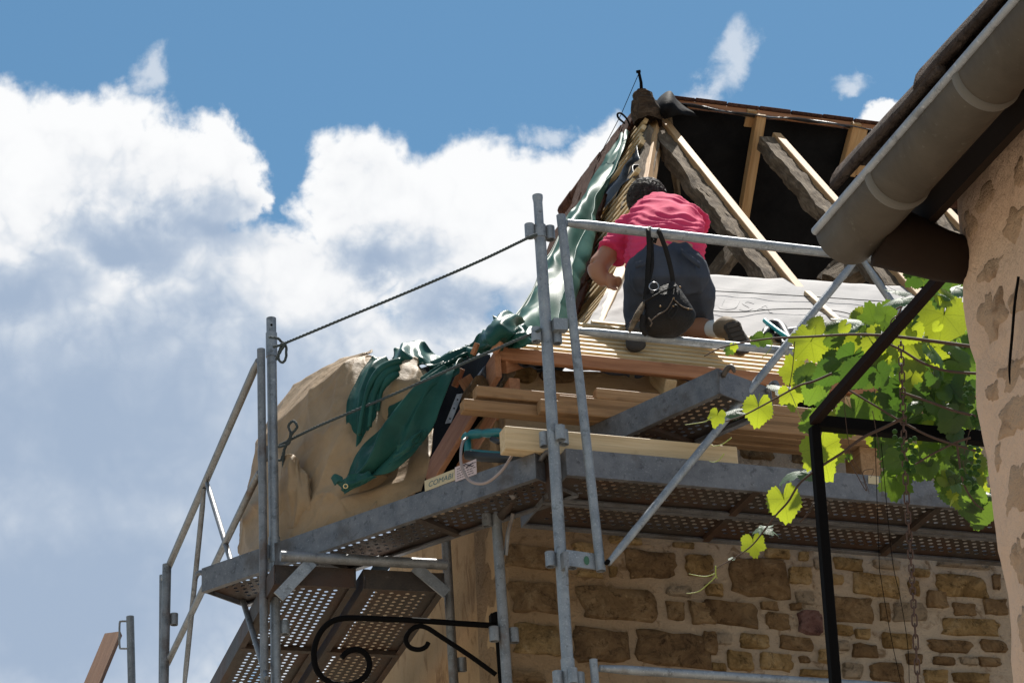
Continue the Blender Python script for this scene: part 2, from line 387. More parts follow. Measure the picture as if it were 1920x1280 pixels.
def m_leaf(name, refl, trans, gloss=.42):
    m, t, b = mat(name, None, gloss, spec=.5)
    c = coords(t); n = t.noise(c, 20, 4, .6); r = t.new('ShaderNodeObjectInfo').outputs['Random']
    # veins run out from the stalk at the leaf's own origin
    oc = t.new('ShaderNodeTexCoord').outputs['Object']; sx = t.new('ShaderNodeSeparateXYZ', {0: oc}).outputs
    ang = t.math('ARCTAN2', sx[0], sx[1]); vein = t.math('ABSOLUTE', t.math('SINE', t.math('MULTIPLY', ang, 3.5)))
    rl = t.vec('LENGTH', oc); vs = t.math('MULTIPLY', t.math('SUBTRACT', 1., t.smooth(t.math('MULTIPLY', vein, rl), .0, .05)), .7)
    sv = t.math('ABSOLUTE', t.math('SINE', t.math('ADD', t.math('MULTIPLY', rl, 26.), t.math('MULTIPLY', vein, 7.)))); vs = t.math('MAXIMUM', vs, t.math('MULTIPLY', t.math('SUBTRACT', 1., t.smooth(sv, .0, .35)), .3))
    col = t.ramp(t.math('ADD', t.math('MULTIPLY', n, .5), t.math('MULTIPLY', r, .5)), [(.2, tuple(x*.7 for x in refl)), (.8, tuple(x*1.25 for x in refl))])
    tc = t.ramp(t.math('ADD', t.math('MULTIPLY', n, .4), t.math('MULTIPLY', r, .6)), [(.15, tuple(x*.7 for x in trans)), (.85, tuple(x*1.2 for x in trans))])
    tc = t.mix(vs, tc, tuple(x*.45 for x in trans))
    plug(t, b, 'Base Color', col); bump(t, b, t.math('ADD', t.math('MULTIPLY', vein, .6), n), .0008)
    tr = t.new('ShaderNodeBsdfTranslucent', {0: tc}).outputs[0]
    mx = t.new('ShaderNodeMixShader', {0: .55, 1: b.outputs[0], 2: tr})
    out = [x for x in t.n if x.type == 'OUTPUT_MATERIAL'][0]; t.l.new(mx.outputs[0], out.inputs[0]); return m
M_leafs = [m_leaf('vine_leaf_%s' % k, a, b_) for k, a, b_ in (('fresh', (.05, .10, .022), (.37, .43, .022)), ('mid', (.04, .085, .022), (.13, .215, .018)), ('shaded', (.035, .07, .018), (.055, .115, .012)))]  # third copy darkened: shade inside the vine put into the leaf colour
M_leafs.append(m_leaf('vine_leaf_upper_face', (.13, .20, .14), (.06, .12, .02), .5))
M_stem = mat('vine_stem', (.05, .026, .015), .8)[0]
M_tendril = mat('green_tendril', (.25, .30, .05), .6)[0]
M_grape = mat('unripe_grape', (.03, .065, .016), .9, 0., .05)[0]
M_soil = m_mortar('street_paving', (.26, .225, .18), (.33, .285, .23), (.16, .135, .105), .5)

# ================================================================== ground
b = MB(); b.add([(-400, -400, 0), (400, -400, 0), (400, 900, 0), (-400, 900, 0)], [(0, 1, 2, 3)])
g = b.build('ground', M_soil); g['kind'] = 'structure'

# ================================================================== the stone house under repair
ZE = 7.067; T1 = math.tan(rad(42))
AP = at(1.94, 3.54, 10.14)                                    # where ridge and hips meet
HB = at(1.05, 1.9, ZE+1.28*T1); HL = at(.595, 1.11, ZE+.49*T1); CO = at(-.05, .62, ZE)
UW = .82                                                      # front wall face
house = thing('stone_house', 'old stone house with its hipped roof stripped open to rafters and battens', 'house', at(.01, UW, 0))

def panel(p0, ex, ez, nx, nz, amp, thick, out, seed=0, fr=3.):
    """rough wall slab: front face displaced by noise, flat back"""
    b = MB(); rows = []
    for j in range(nz+1):
        row = []
        for i in range(nx+1):
            p = p0 + ex*(i/nx) + ez*(j/nz)
            row.append(p + out*(noise.noise(p*fr+V((seed,)*3))*amp + noise.noise(p*fr*4+V((seed,)*3))*amp*.4))
        rows.append(row)
    b.grid(rows); n = nx+1; m = nz+1
    back = [p0-out*thick, p0+ex-out*thick, p0+ex+ez-out*thick, p0+ez-out*thick]
    k = len(b.v); b.v += back
    b.f += [(k+3, k+2, k+1, k)]
    b.f += [tuple(list(range(n-1, -1, -1)) + [k, k+1])]
    b.f += [tuple([(m-1)*n+i for i in range(n)] + [k+2, k+3])]
    b.f += [tuple([j*n for j in range(m)] + [k+3, k])]
    b.f += [tuple([j*n+n-1 for j in range(m-1, -1, -1)] + [k+1, k+2])]
    return b
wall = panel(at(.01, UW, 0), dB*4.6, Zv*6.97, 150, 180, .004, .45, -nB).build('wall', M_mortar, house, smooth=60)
cw = at(.004, UW+.045, 0)
side = panel(cw + dC*4.6, -dC*4.6, Zv*6.95, 110, 160, .014, .42, -nC, 5, 4.).build('side_wall', M_render, house, smooth=60)
panel(at(.5, 5.6, 0), dB*4.2, Zv*6.9, 4, 4, .0, .4, nB).build('back_wall', M_render, house)
b = MB(); b.box(at(2.5, 3.1, 6.93), dB*2.0, nB*2.0, Zv*.03); b.build('attic_floor', M_old, house)

# --- field stones of the front wall: (centre x, centre y, width, height) in crops of the photograph
def crop(lst, x0, y0, k): return [(x0+a/k, y0+b_/k, c/k, e/k, m_) for a, b_, c, e, m_ in lst]
o_, k_, p_, v_ = M_stone, M_stonedark, M_stonepale, M_stonepurple
stones = crop([(150, 650, 330, 150, k_), (340, 440, 350, 250, k_), (575, 420, 140, 110, o_), (610, 560, 120, 80, p_), (390, 605, 110, 50, k_),
 (440, 690, 150, 110, k_), (545, 610, 70, 40, k_), (630, 705, 150, 140, v_), (440, 290, 160, 70, o_), (595, 305, 60, 55, o_), (680, 350, 50, 75, p_),
 (860, 355, 190, 80, o_), (1090, 360, 170, 50, p_), (1030, 480, 310, 140, o_), (790, 450, 90, 60, o_), (880, 620, 300, 165, k_), (1080, 635, 60, 120, k_),
 (1240, 640, 210, 120, p_), (1300, 410, 120, 50, o_), (1260, 495, 70, 90, o_), (1395, 560, 130, 110, k_), (1545, 480, 300, 140, o_), (1750, 460, 50, 90, k_),
 (1560, 625, 150, 80, k_), (1745, 615, 150, 100, k_), (1600, 730, 370, 110, o_), (1470, 845, 280, 80, k_), (1735, 845, 170, 80, k_), (1440, 935, 140, 50, k_),
 (1590, 935, 110, 45, p_), (1715, 940, 140, 60, k_), (1390, 1030, 150, 90, o_), (1600, 1040, 250, 70, o_), (835, 755, 100, 65, o_), (950, 775, 90, 60, o_),
 (1150, 810, 180, 100, o_), (970, 875, 160, 90, k_), (725, 905, 85, 85, o_), (600, 925, 70, 40, k_), (550, 830, 200, 90, k_), (300, 815, 180, 90, o_),
 (110, 800, 110, 80, p_), (30, 830, 90, 150, k_), (215, 935, 150, 130, o_), (430, 935, 200, 110, o_), (90, 970, 90, 55, o_), (660, 1010, 190, 45, o_),
 (1095, 1000, 190, 120, k_), (890, 1000, 130, 90, p_), (1260, 925, 100, 70, k_), (1560, 362, 330, 34, p_), (60, 510, 110, 75, o_), (830, 840, 70, 60, p_)], 1320, 947, 3.2)
stones += crop([(340, 200, 430, 215, k_), (370, 550, 420, 275, k_), (1110, 600, 670, 325, k_), (1360, 270, 450, 240, k_), (1775, 270, 240, 200, o_),
 (840, 140, 260, 110, o_), (850, 350, 220, 60, o_), (1610, 500, 210, 90, p_), (1585, 665, 165, 170, k_), (1810, 690, 210, 180, k_), (400, 910, 430, 280, o_),
 (940, 965, 480, 310, k_), (1570, 985, 630, 295, k_), (300, 1225, 330, 100, k_), (1160, 65, 290, 60, o_), (1045, 330, 65, 95, o_), (1650, 100, 190, 50, o_)], 920, 1000, 4.571)
stones += crop([(310, 155, 270, 60, o_), (650, 250, 270, 150, k_), (780, 165, 160, 65, o_), (1010, 290, 230, 115, k_), (1330, 230, 160, 160, o_), (965, 165, 100, 60, k_),
 (1550, 260, 130, 145, o_), (1840, 330, 190, 150, o_), (1690, 170, 150, 70, o_)], 1250, 780, 3.84)
# courses below the frame and behind the platform, so that the wall goes on
R2 = random.Random(3)
y = 1305
while y < 1470:
    x = 985 + R2.uniform(0, 40); hh = R2.uniform(40, 62)
    while x < 1990:
        ww = R2.uniform(45, 120); stones.append((x+ww/2, y+hh/2 - (x-985)*-.09, ww, hh*R2.uniform(.75, 1), R2.choice([o_, k_, k_, p_]))); x += ww+R2.uniform(10, 22)
    y += hh+13
y = 905
while y < 985:
    x = 1010 + R2.uniform(0, 40); hh = R2.uniform(34, 50)
    while x < 1840:
        ww = R2.uniform(45, 120); yy = y+hh/2 + (x-960)*.085
        if yy > 900 + (x-960)*.07 and yy < 970 + (x-960)*.07: stones.append((x+ww/2, yy, ww, hh*R2.uniform(.7, .95), R2.choice([o_, k_, p_])))
        x += ww+R2.uniform(10, 22)
    y += hh+11
for i, (px, py, ww, hh, mm) in enumerate(stones):
    c = pu(px, py, UW); ex = (pu(px+ww/2, py, UW)-c); ey = (pu(px, py-hh/2, UW)-c); ex = dB*ex.dot(dB); ey = Zv*ey.z
    R3 = random.Random(i*13+1); n = 20 if ww < 70 else 28; b = MB(); rings = []; ww *= 1.07; hh *= 1.07
    ph = R3.uniform(0, 6); sq = R3.uniform(.36, .72); tl, tp_, sk = R3.uniform(-.12, .12), R3.uniform(-.16, .16), R3.uniform(-.18, .18)
    # angular rubble: jittered corners with chipped, uneven edges between them
    cut = R3.uniform(.12, .34); cs = []
    for (sx, sy) in ((1, -1), (1, 1), (-1, 1), (-1, -1)):
        jx, jy = R3.uniform(-.16, .08), R3.uniform(-.22, .08)
        px_, py_ = sx*(1+jx), sy*(1+jy)
        pair = [(px_ - sx*cut*R3.uniform(.2, 1), py_), (px_, py_ - sy*cut*R3.uniform(.3, 1.5))]
        cs += pair if sx*sy < 0 else pair[::-1]
    cs = cs if False else [cs[k] for k in range(8)]
    base = []
    for k in range(8):
        (xa_, ya_), (xb_, yb_) = cs[k], cs[(k+1) % 8]
        m_ = 2 if k % 2 else 1
        m_ = 4 if math.hypot(xb_-xa_, yb_-ya_) > .9 else 2
        for f_ in range(m_):
            f = f_/m_; x_, y_ = xa_+(xb_-xa_)*f, ya_+(yb_-ya_)*f
            e_ = noise.noise(V((x_*2.2+i*3.1, y_*2.2, i*1.7)))*.16 + R3.uniform(-.035, .035)
            base.append(ex*x_*(1+e_) + ey*y_*(1+e_))
    n = len(base)
    ca_ = sum(base[q].dot(dB)*base[(q+1) % n].z - base[(q+1) % n].dot(dB)*base[q].z for q in range(n))
    if ca_ < 0: base.reverse()
    pr = R3.uniform(.014, .030)
    for sc_, dp in ((1.0, -.012), (.985, pr*.35), (.90, pr*.85), (.55, pr)):
        rings.append([c + v*sc_ - nB*(dp + (noise.noise((c+v*sc_)*19)*.007 + noise.noise((c+v*sc_)*47)*.004 if dp > 0 else 0)) for v in base])
    b.grid([list(r) for r in rings], closed=True)
    b.v.append(c-nB*pr*1.05); kk = len(b.v)-1
    b.f += [(3*n+q, 3*n+(q+1) % n, kk) for q in range(n)]
    b.build('stone', mm, wall, smooth=48, fix=True)
# old plaster left on the top of the wall, broken along its lower edge
pl = [(945, 703), (1060, 694), (1200, 702), (1340, 716), (1440, 728), (1470, 752), (1425, 770), (1390, 798), (1330, 812), (1250, 822), (1160, 838), (1080, 850), (1000, 862), (950, 868)]
b = MB(); cen = pu(1160, 760, UW-.012); pts = path([pu(x, y_, UW-.010) for x, y_ in pl+pl[:1]], 70)[:-1]; n = len(pts)
rr = [[cen + (p-cen)*f + nB*(0.02 if f == 1.0 else noise.noise((cen+(p-cen)*f)*9)*.008) for p in pts] for f in (1.0, .985, .8, .55, .3)]
b.grid(rr, closed=True); b.v.append(cen); b.f += [(4*n+q, 4*n+(q+1) % n, len(b.v)-1) for q in range(n)]
b.build('plaster', M_plaster, wall, smooth=60, fix=True)
# loose stones and a slate on the wall head at the corner
for (x0, y0, x1, y1, u0, mm) in ((903, 680, 946, 714, .74, M_flap), (944, 676, 970, 706, .76, M_stonepale), (884, 703, 916, 742, .70, M_stonedark), (958, 686, 1010, 712, .78, M_stone), (1010, 694, 1080, 712, .79, M_stonedark)):
    a = pu(x0, y1, u0); bb = pu(x1, y0, u0); cc = (a+bb)/2; e = bb-a; b = MB(); R3 = random.Random(x0)
    for q in range(10):
        an = 2*math.pi*q/10; rr_ = R3.uniform(.85, 1.1); b.v.append(cc + dB*(e.dot(dB)/2*math.cos(an)*rr_) + Zv*(e.z/2*math.sin(an)*rr_) - nB*.0)
    b.v += [v + nB*.16 for v in b.v[:10]] + []
    b.f += [tuple(range(10)), tuple(range(19, 9, -1))] + [(q, q+10, (q+1) % 10+10, (q+1) % 10) for q in range(10)]
    b.build('stone', mm, wall, fix=True, bevel=.006)

# --- roof: common rafters of the front slope (new pine beside old oak)
nM = (at(0, -math.sin(rad(49.5)), 0)-O)*1.; nM = (-nB*math.sin(rad(49.5)) + Zv*math.cos(rad(49.5)))     # main slope
nL = (-nB*math.sin(rad(42)) + Zv*math.cos(rad(42)))                                                       # flatter slope at the eave
def pm(x, y, off=0.): return on_plane(x, y, HB + nM*off, nM)
def pl_(x, y, off=0.): return on_plane(x, y, HB + nL*off, nL)
def kx(p): return (p-O).dot(dB), (p-O).dot(nB), p.z
def slope_pt(s, u, off=0.):
    """point of the front roof surface"""
    if u <= 1.9: return at(s, u, ZE+(u-.62)*T1) + nL*off
    return at(s, u, HB.z+(u-1.9)*(AP.z-HB.z)/1.64) + nM*off
for s0, top in ((2.03, 3.52), (2.745, 3.52), (3.46, 3.52), (4.15, 3.52)):
    timber('rafter', slope_pt(s0, 1.80, .0), slope_pt(s0, top, .0), .052, .085, M_pine, house, up=nM)
for s0 in (.75, 1.18, 1.62, 2.03, 2.47, 2.9, 3.46, 4.1):
    uu = 1.95 if s0 > 1.08 else (1.11+(s0-.595)*1.736 if s0 > .595 else .62+(s0+.05)*.76) - .03
    timber('rafter', slope_pt(s0, .60, -.028), slope_pt(s0, uu, -.028), .055, .08, M_pinepale, house, up=nL)
# old oak under the new: traced along its upper edge
for i, (xa, ya, xb, yb, wd, ht) in enumerate(((1229, 228, 1462, 530, .13, .085), (1444, 258, 1680, 532, .13, .09), (1656, 264, 1890, 562, .13, .09))):
    a = pm(xa, ya, -.02); c = pm(xb, yb, -.02)
    timber('old_rafter', c, a, wd, ht, M_old, house, up=nM, seg=60, rough=.02, seedv=i+1, label='worm-eaten old oak rafter beside the new pine one')
# thin strip of the old rafter's split edge
timber('old_rafter', pm(1490, 528, -.02), pm(1318, 352, -.02), .028, .05, M_old, house, up=nM, seg=30, rough=.006, seedv=9, label='split strip of old oak along the rafter')
# hips
def hipface(off=0.): return None
hu = (nM + (-nC*.8+Zv*.5)).normalized()
timber('hip_rafter', HB + hu*-.005 + dB*.02, AP + V((0.02, 0, -.03)), .075, .10, M_pine, house, up=hu)
timber('old_rafter', on_plane(1178, 372, HB, nM) + nM*-.03, on_plane(1206, 238, HB, nM) + nM*-.02, .10, .1, M_old, house, up=(hu - dB*.8).normalized(), seg=26, rough=.008, seedv=5, label='short old oak hip timber below the post')
timber('hip_rafter', HL + nL*.01, HB + nL*.03, .06, .06, M_pinepale, house, up=(nL - nC*.4).normalized())
timber('hip_rafter', CO + nL*.0, HL + nL*.0, .06, .08, M_red, house, up=(nL - nC*.4).normalized())
# struts and props inside
pbk = lambda x, y: on_plane(x, y, at(2, 3.60, RZ_+.01) - nbk_*.06, nbk_)
RZ_ = 10.235; nbk_ = (nB*math.sin(rad(50)) + Zv*math.cos(rad(50)))
for (xa, ya, za, xb, yb, zb, wd, mm) in ((1394, 425, 18.4, 1429, 216, 18.3, .06, M_pine), (1590, 330, 18.6, 1614, 240, 18.5, .10, M_pine), (1610, 330, 18.4, 1634, 262, 18.4, .06, M_pine),
                                         (1640, 300, 18.5, 1655, 268, 18.5, .05, M_pine), (1672, 270, 18.3, 1700, 246, 18.3, .06, M_pine)):
    timber('rafter', pbk(xa, ya), pbk(xb, yb), wd, .06, mm, house, up=-nbk_)
for (xa, ya, za, xb, yb, zb, wd) in ((1560, 520, 16., 1640, 470, 16.2, .14), (1548, 525, 16.1, 1580, 492, 16.2, .12), (1325, 520, 16., 1372, 462, 16.2, .07), (1252, 205, 17.6, 1268, 380, 17.8, .03)):
    timber('old_rafter', D(xa, ya, za), D(xb, yb, zb), wd, .09, M_old, house, up=V((-.2, -.9, .3)), seg=14, rough=.01, seedv=xa)
# ridge
RZ = 10.235
for s0 in (2.62, 3.30):
    timber('rafter', at(s0, 3.68, RZ+.012), at(s0, 3.60, RZ+.080), .06, .06, M_pine, house)
timber('batten', at(2.05, 3.60, RZ+.062), at(4.7, 3.60, RZ+.062), .03, .035, M_red, house)
for i in range(13):
    s0 = 2.06+i*.205; b = MB()
    b.box((0.1, 0, 0), V((.099, 0, 0)), V((0, .09, 0)), V((0, 0, .011)))
    b.build('tile', M_slate, house, frame(at(s0, 3.66, RZ+.085+.004*(i % 2)), at(s0+.2, 3.66, RZ+.085+.004*(i % 2)), up=(Zv-nB*.2)), bevel=.003)
# black underlay of the back slope, seen from inside, its upper edge turned over the ridge
back = nB*math.cos(rad(50)) - Zv*math.sin(rad(50)); nbk = (nB*math.sin(rad(50)) + Zv*math.cos(rad(50)))
def bkp(s, dd, off=.02): return at(s, 3.60, RZ+.01) + back*dd + nbk*off
rows = []
for j in range(18):
    dd = 4.3*j/17; rows.append([bkp(1.99+2.8*i/30, dd, .02+noise.noise(V((i*.35, dd*1.4, 2)))*.05) for i in range(31)])
MB().grid(rows).build('underlay', M_black, house, smooth=True, solid=.004)
rows = [[at(2.0+2.7*i/60, 3.585-.03*j+.004*math.sin(i*.9), RZ+.018-.013*j*j*.5+.008*math.sin(i*.33+.4)+.005*math.sin(i*.8+2*j)) for i in range(61)] for j in range(3)]
MB().grid(rows).build('underlay', M_flap, house, smooth=True, solid=.006)
# underlay heaped over the end of the ridge
rows = [[D(*q) for q in r] for r in (
    [(1228, 196, 17.5), (1240, 181, 17.5), (1256, 172, 17.6), (1266, 184, 17.7), (1282, 197, 17.7)],
    [(1232, 206, 17.35), (1244, 188, 17.3), (1258, 176, 17.4), (1268, 190, 17.5), (1290, 204, 17.6)],
    [(1240, 214, 17.25), (1250, 204, 17.2), (1262, 196, 17.25), (1275, 204, 17.4), (1300, 212, 17.5)],
    [(1246, 222, 17.3), (1258, 219, 17.3), (1270, 215, 17.35), (1290, 217, 17.45), (1310, 220, 17.55)])]
MB().grid(loft(rows, 20, 14)).build('underlay', M_black, house, smooth=True, solid=.01)
# side slope: black underlay below the battens
FRONT = [CO, HL, HB, AP]
nRm = (AP-HB).cross(dR).normalized(); nRm = nRm if nRm.z > 0 else -nRm
def side_pt(k, dd, off=0.):
    """k 0..1 from hip bend to apex, dd metres back along the side slope, off outwards"""
    return HB + (AP-HB)*k + dR*dd + nRm*off
rows = [[CO + dC*dd*1.0 - Zv*.03 for dd in (.0, .5, 1., 2., 3.2)], [HL + dR*dd - Zv*.03 for dd in (.02, .5, 1., 2., 3.2)], [side_pt(0, dd, -.035) for dd in (.02, .4, .8, 1.1, 1.4)], [side_pt(.98, dd, -.035) for dd in (.05, .3, .6, .9, 1.15)]]
MB().grid(rows).build('underlay', M_black, house, solid=.004)
# side battens: their sawn ends step down along the hip
NB = 25
for i in range(NB):
    k = .02 + .95*i/(NB-1)
    if .60 < k < .74: continue
    jit = random.uniform(-.03, .05)
    timber('batten', side_pt(k, -.03+jit, .03), side_pt(k, 1.15, .03), .034, .026, M_batten, house, up=nRm, bevel=.0015)
for i in range(7):
    f = (i+.5)/7; p = HL + (HB-HL)*f
    timber('batten', p + Zv*.02 + dR*.04, p + dR*1.3 + Zv*.02, .034, .026, M_batten, house, up=(Zv*.5-nC*.8).normalized(), bevel=.0015)
# crumpled blue-black film showing in the gap of the battens
rows = [[side_pt(k, dd, .012+.03*math.sin(i*2.1+j*1.3)) for j, dd in enumerate((.0, .12, .25, .4, .6))] for i, k in enumerate((.56, .62, .66, .70, .76))]
MB().grid(loft(rows, 22, 22)).build('underlay', M_flap, house, smooth=True, solid=.004)
# brown flat tiles still lying on the side slope
for r in range(25):
    k = .0 + .985*r/24
    d0 = .42 if k < .55 else (.50 if k < .78 else .40)
    if k > .86: d0 = .14
    d0 += random.uniform(-.06, .07)
    for q in range(5):
        dd = d0 + q*.172; b = MB()
        b.box((0.085, 0, 0), V((.084, 0, 0)), V((0, .095, 0)), V((0, 0, .0075)))
        p = side_pt(k, dd, .062 + .004*(q % 2)); up = (nRm - (AP-HB).normalized()*.12).normalized()
        b.build('tile', M_slate, house, frame(p, p + dR, up=up), bevel=.002)
# top course with the ridge of the side slope
for q in range(6):
    p = side_pt(1.02, .12+q*.20, .03); b = MB()
    b.tube([(0, 0, 0), (.21, 0, .0)], [.05, .045], 10)
    b.build('ridge_tile', M_slate, house, frame(p, p+dR, up=Zv), smooth=40)
# eave battens of the front slope: close laths up to the membrane, reddish board at the very edge
for i in range(10):
    u = .655 + i*.049; s_hip = -.05 + (u-.62)*1.30
    p0 = slope_pt(s_hip + random.uniform(-.03, .02), u, .026); p1 = slope_pt(3.9, u, .026)
    timber('batten', p0, p1, .026, .026, M_batten, house, up=nL, bevel=.0015)
timber('fascia_board', slope_pt(-.07, .635, .03), slope_pt(3.9, .635, .03), .03, .062, M_red, house, up=Zv, label='reddish board along the front eave')
timber('fascia_board', CO + dC*1.35 + Zv*-.01 - dB*.02, CO - dC*.03 + Zv*.01 - dB*.02, .028, .13, M_red, house, up=Zv, label='reddish board along the side eave')
timber('fascia_board', CO + dC*.9 - Zv*.14 + dB*.05, CO + Zv*-.10 + dB*.06, .05, .09, M_red, house, up=Zv)
for (x0, y0, x1, y1, zc, wd) in ((893, 642, 884, 664, 13.0, .018), (936, 638, 922, 660, 12.95, .028), (864, 690, 850, 724, 13.5, .025), (872, 706, 900, 752, 13.2, .06)):
    timber('offcut', D(x0, y0, zc), D(x1, y1, zc), wd, .03, M_red, house, up=V((0, -1, .3)))
# film edges hanging below the eave laths
for pts in ([(985, 679), (1060, 686), (1130, 694), (1180, 704)], [(1190, 700), (1230, 700), (1290, 706), (1330, 712)], [(940, 672), (975, 676), (1000, 682), (1030, 684)]):
    r1 = [pu(x, y_, .72) for x, y_ in pts]; r0 = [pu(x, y_-12, .80) for x, y_ in pts]; r2 = [pu(x, y_+6+3*math.sin(x), .68) for x, y_ in pts]
    MB().grid(loft([r0, r1, r2], 20, 8, lambda a, c: .006*math.sin(a*19+c*3))).build('underlay', M_flap, house, smooth=True, solid=.003)
# nailed strips on the membrane
timber('counter_batten', pl_(1628, 648, .035), pl_(1514, 545, .035), .035, .045, M_pinepale, house, up=nL)
# ridge post with its iron rod
b = MB(); rows = []
post = [(1216, 232, .085), (1213, 214, .092), (1211, 203, .078), (1208, 193, .070), (1206, 187, .062), (1205, 178, .058), (1204, 174, .05), (1204, 172, .02)]
for j, (x, y_, r_) in enumerate(post):
    c = D(x, y_, 17.30)
    rows.append([c + (dB*math.cos(q*math.pi/8) + nB*math.sin(q*math.pi/8))*r_*(1+.35*noise.noise(V((math.cos(q*math.pi/8)*2, math.sin(q*math.pi/8)*2, j*.9)))) for q in range(16)])
b.grid(rows, closed=True); b.f += [tuple(7*16+q for q in range(16))]
M_post = m_wood('dark_weathered_post', (.02, .013, .009), (.055, .036, .024), (.12, .085, .06), .95, .02, .8)
pst = b.build('ridge_post', M_post, house, smooth=60, fix=True)
b = MB(); b.tube([D(1203, 176, 17.3), D(1202, 155, 17.3), D(1198, 136, 17.3)], [.011, .009, .008], 8); b.tube([D(1197.5, 137, 17.3), D(1196.5, 132, 17.3)], .014, 8)
b.build('iron_rod', M_iron, pst)
b = MB(); b.tube([D(1197, 140, 17.25), D(1184, 170, 17.2), D(1165, 214, 17.1), D(1148, 247, 17.), D(1120, 300, 17.)], .0022, 5)
b.build('wire', M_iron, pst)
b = MB(); b.tube(path([D(*q) for q in ((1172, 232, 17.1), (1160, 222, 17.1), (1158, 214, 17.1), (1165, 213, 17.1), (1176, 224, 17.1), (1181, 236, 17.1))], 24), .006, 6)
b.build('wire_loop', M_iron, house)

# ================================================================== membrane on the eave slope
top = [(1150, 527), (1180, 524), (1240, 518), (1330, 517), (1420, 520), (1520, 526), (1620, 533), (1720, 540), (1830, 548)]
bot = [(1093, 618), (1140, 621), (1220, 628), (1330, 637), (1420, 644), (1520, 650), (1620, 657), (1720, 664), (1830, 672)]
rows = []
for f in (0, .2, .4, .6, .8, 1):
    rows.append([pl_(a[0]+(b_[0]-a[0])*f, a[1]+(b_[1]-a[1])*f, .012) for a, b_ in zip(top, bot)])
mem = MB().grid(loft(rows, 90, 26, lambda a, c: .010*noise.noise(V((a*9, c*4, 0))) + .006*noise.noise(V((a*22+c*8, c*5, 3))))).build('membrane', M_memb, smooth=True, solid=.003)
setp(mem, label='pale grey roofing membrane spread below the open rafters', category='roof membrane')
from mathutils.bvhtree import BVHTree
_mm = mem.data; MEMB = BVHTree.FromPolygons([v.co.copy() for v in _mm.vertices], [tuple(f.vertices) for f in _mm.polygons])
# its faint printed letters
def print_text(txt, px0, py0, px1, py1, hpx, matr, parent):
    cu = bpy.data.curves.new('print', 'FONT'); cu.body = txt; cu.size = 1; cu.extrude = 0
    to = bpy.data.objects.new('print', cu); C.objects.link(to)
    dg = bpy.context.evaluated_depsgraph_get(); me = bpy.data.meshes.new_from_object(to.evaluated_get(dg)); bpy.data.objects.remove(to)
    return me
def lettering(name, txt, p00, p10, p01, matr, parent, shear=0., cling=None):
    """flat printed letters filling the parallelogram p00 (lower left), p10 (lower right), p01 (upper left)"""
    me = print_text(txt, 0, 0, 0, 0, 0, None, None); me.name = name
    xs = [v.co.x for v in me.vertices]; ys = [v.co.y for v in me.vertices]
    x0, x1, y0, y1 = min(xs), max(xs), min(ys), max(ys)
    for v in me.vertices:
        fx = (v.co.x-x0)/(x1-x0); fy = (v.co.y-y0)/(y1-y0); v.co = V(p00) + (V(p10)-V(p00))*(fx+shear*fy) + (V(p01)-V(p00))*fy
    if cling:
        for v in me.vertices:
            h = cling[0].ray_cast(v.co + cling[1]*.2, -cling[1])
            if h[0]: v.co = h[0] + cling[1]*.0035
    me.materials.clear(); me.materials.append(matr)
    o = bpy.data.objects.new(name, me); link(o, parent); return o
M_print = mat('faint_print', (.208, .203, .206), .8)[0]
lettering('printed_letters', 'USA', pl_(1345, 575, .026), pl_(1450, 585, .026), pl_(1350, 556, .026), M_print, mem, .04, (MEMB, nL))
lettering('printed_letters', 'USA', pl_(1560, 606, .026), pl_(1650, 600, .026), pl_(1566, 588, .026), M_print, mem, .04, (MEMB, nL))
# two cords stretched over it
for pts in ([(1290, 543), (1400, 549), (1520, 556), (1640, 564), (1720, 570)], [(1335, 583), (1390, 585), (1450, 580), (1520, 579), (1580, 585), (1620, 598)]):
    b = MB(); b.tube(path([pl_(x, y_, .03) for x, y_ in pts], 24), .0025, 5)
    setp(b.build('cord', M_iron), label='thin dark cord stretched straight across the pale membrane' if pts[0][1] < 560 else 'thin dark cord lying slack in a curve on the pale membrane', category='cord')

# ================================================================== scaffold
def cup(b, c, ax_, r=.021, h=.062): b.pipe(c - ax_*h/2, c + ax_*h/2, r, .004, 12, .03)
def pole(name, label, p_top, p_bot, r=.024, z0=0., cups=(), spigot=None, m=M_galv, group='scaffold poles', joints=(), cat='scaffold pole'):
    """scaffold standard through two points, carried down to z0; cups = (height, side vectors)"""
    p_top = V(p_top); p_bot = V(p_bot); dr = (p_bot-p_top); base = p_top + dr*((p_top.z-z0)/(-dr.z)); ax_ = -dr.normalized()
    t = thing(name, label, cat, base, group)
    b = MB(); b.pipe(base, p_top, r, .0035, 18); b.build('tube', m, t, smooth=40)
    if spigot:
        L, rs = spigot; b = MB(); q = p_top
        b.pipe(q - ax_*.05, q + ax_*L, rs, .003, 16); b.tube([q - ax_*.055, q+ax_*.004], r+.003, 18)
        b.tube([q + ax_*(L-.03), q+ax_*(L-.012), q + ax_*L], [rs+.0003, rs+.003, rs+.003], 16, caps=False)
        b.build('spigot', m, t, smooth=40)
    for z, sides in cups:
        c = base + dr*(-(z-base.z)/dr.z)*-1 if False else base + (p_top-base)*((z-base.z)/(p_top.z-base.z))
        for sv in sides:
            b = MB(); cup(b, c + sv*(r+.021), ax_)
            b.box(c + sv*(r+.004), sv*.012, ax_.cross(sv)*.004, ax_*.026)
            b.build('socket', m, t, smooth=40)
    for z in joints:
        c = base + (p_top-base)*((z-base.z)/(p_top.z-base.z)); b = MB(); b.tube([c-ax_*.06, c+ax_*.06], r+.0035, 18); b.build('joint_sleeve', m, t, smooth=40)
    return t
def zof(y, x, u): return pu(x, y, u).z
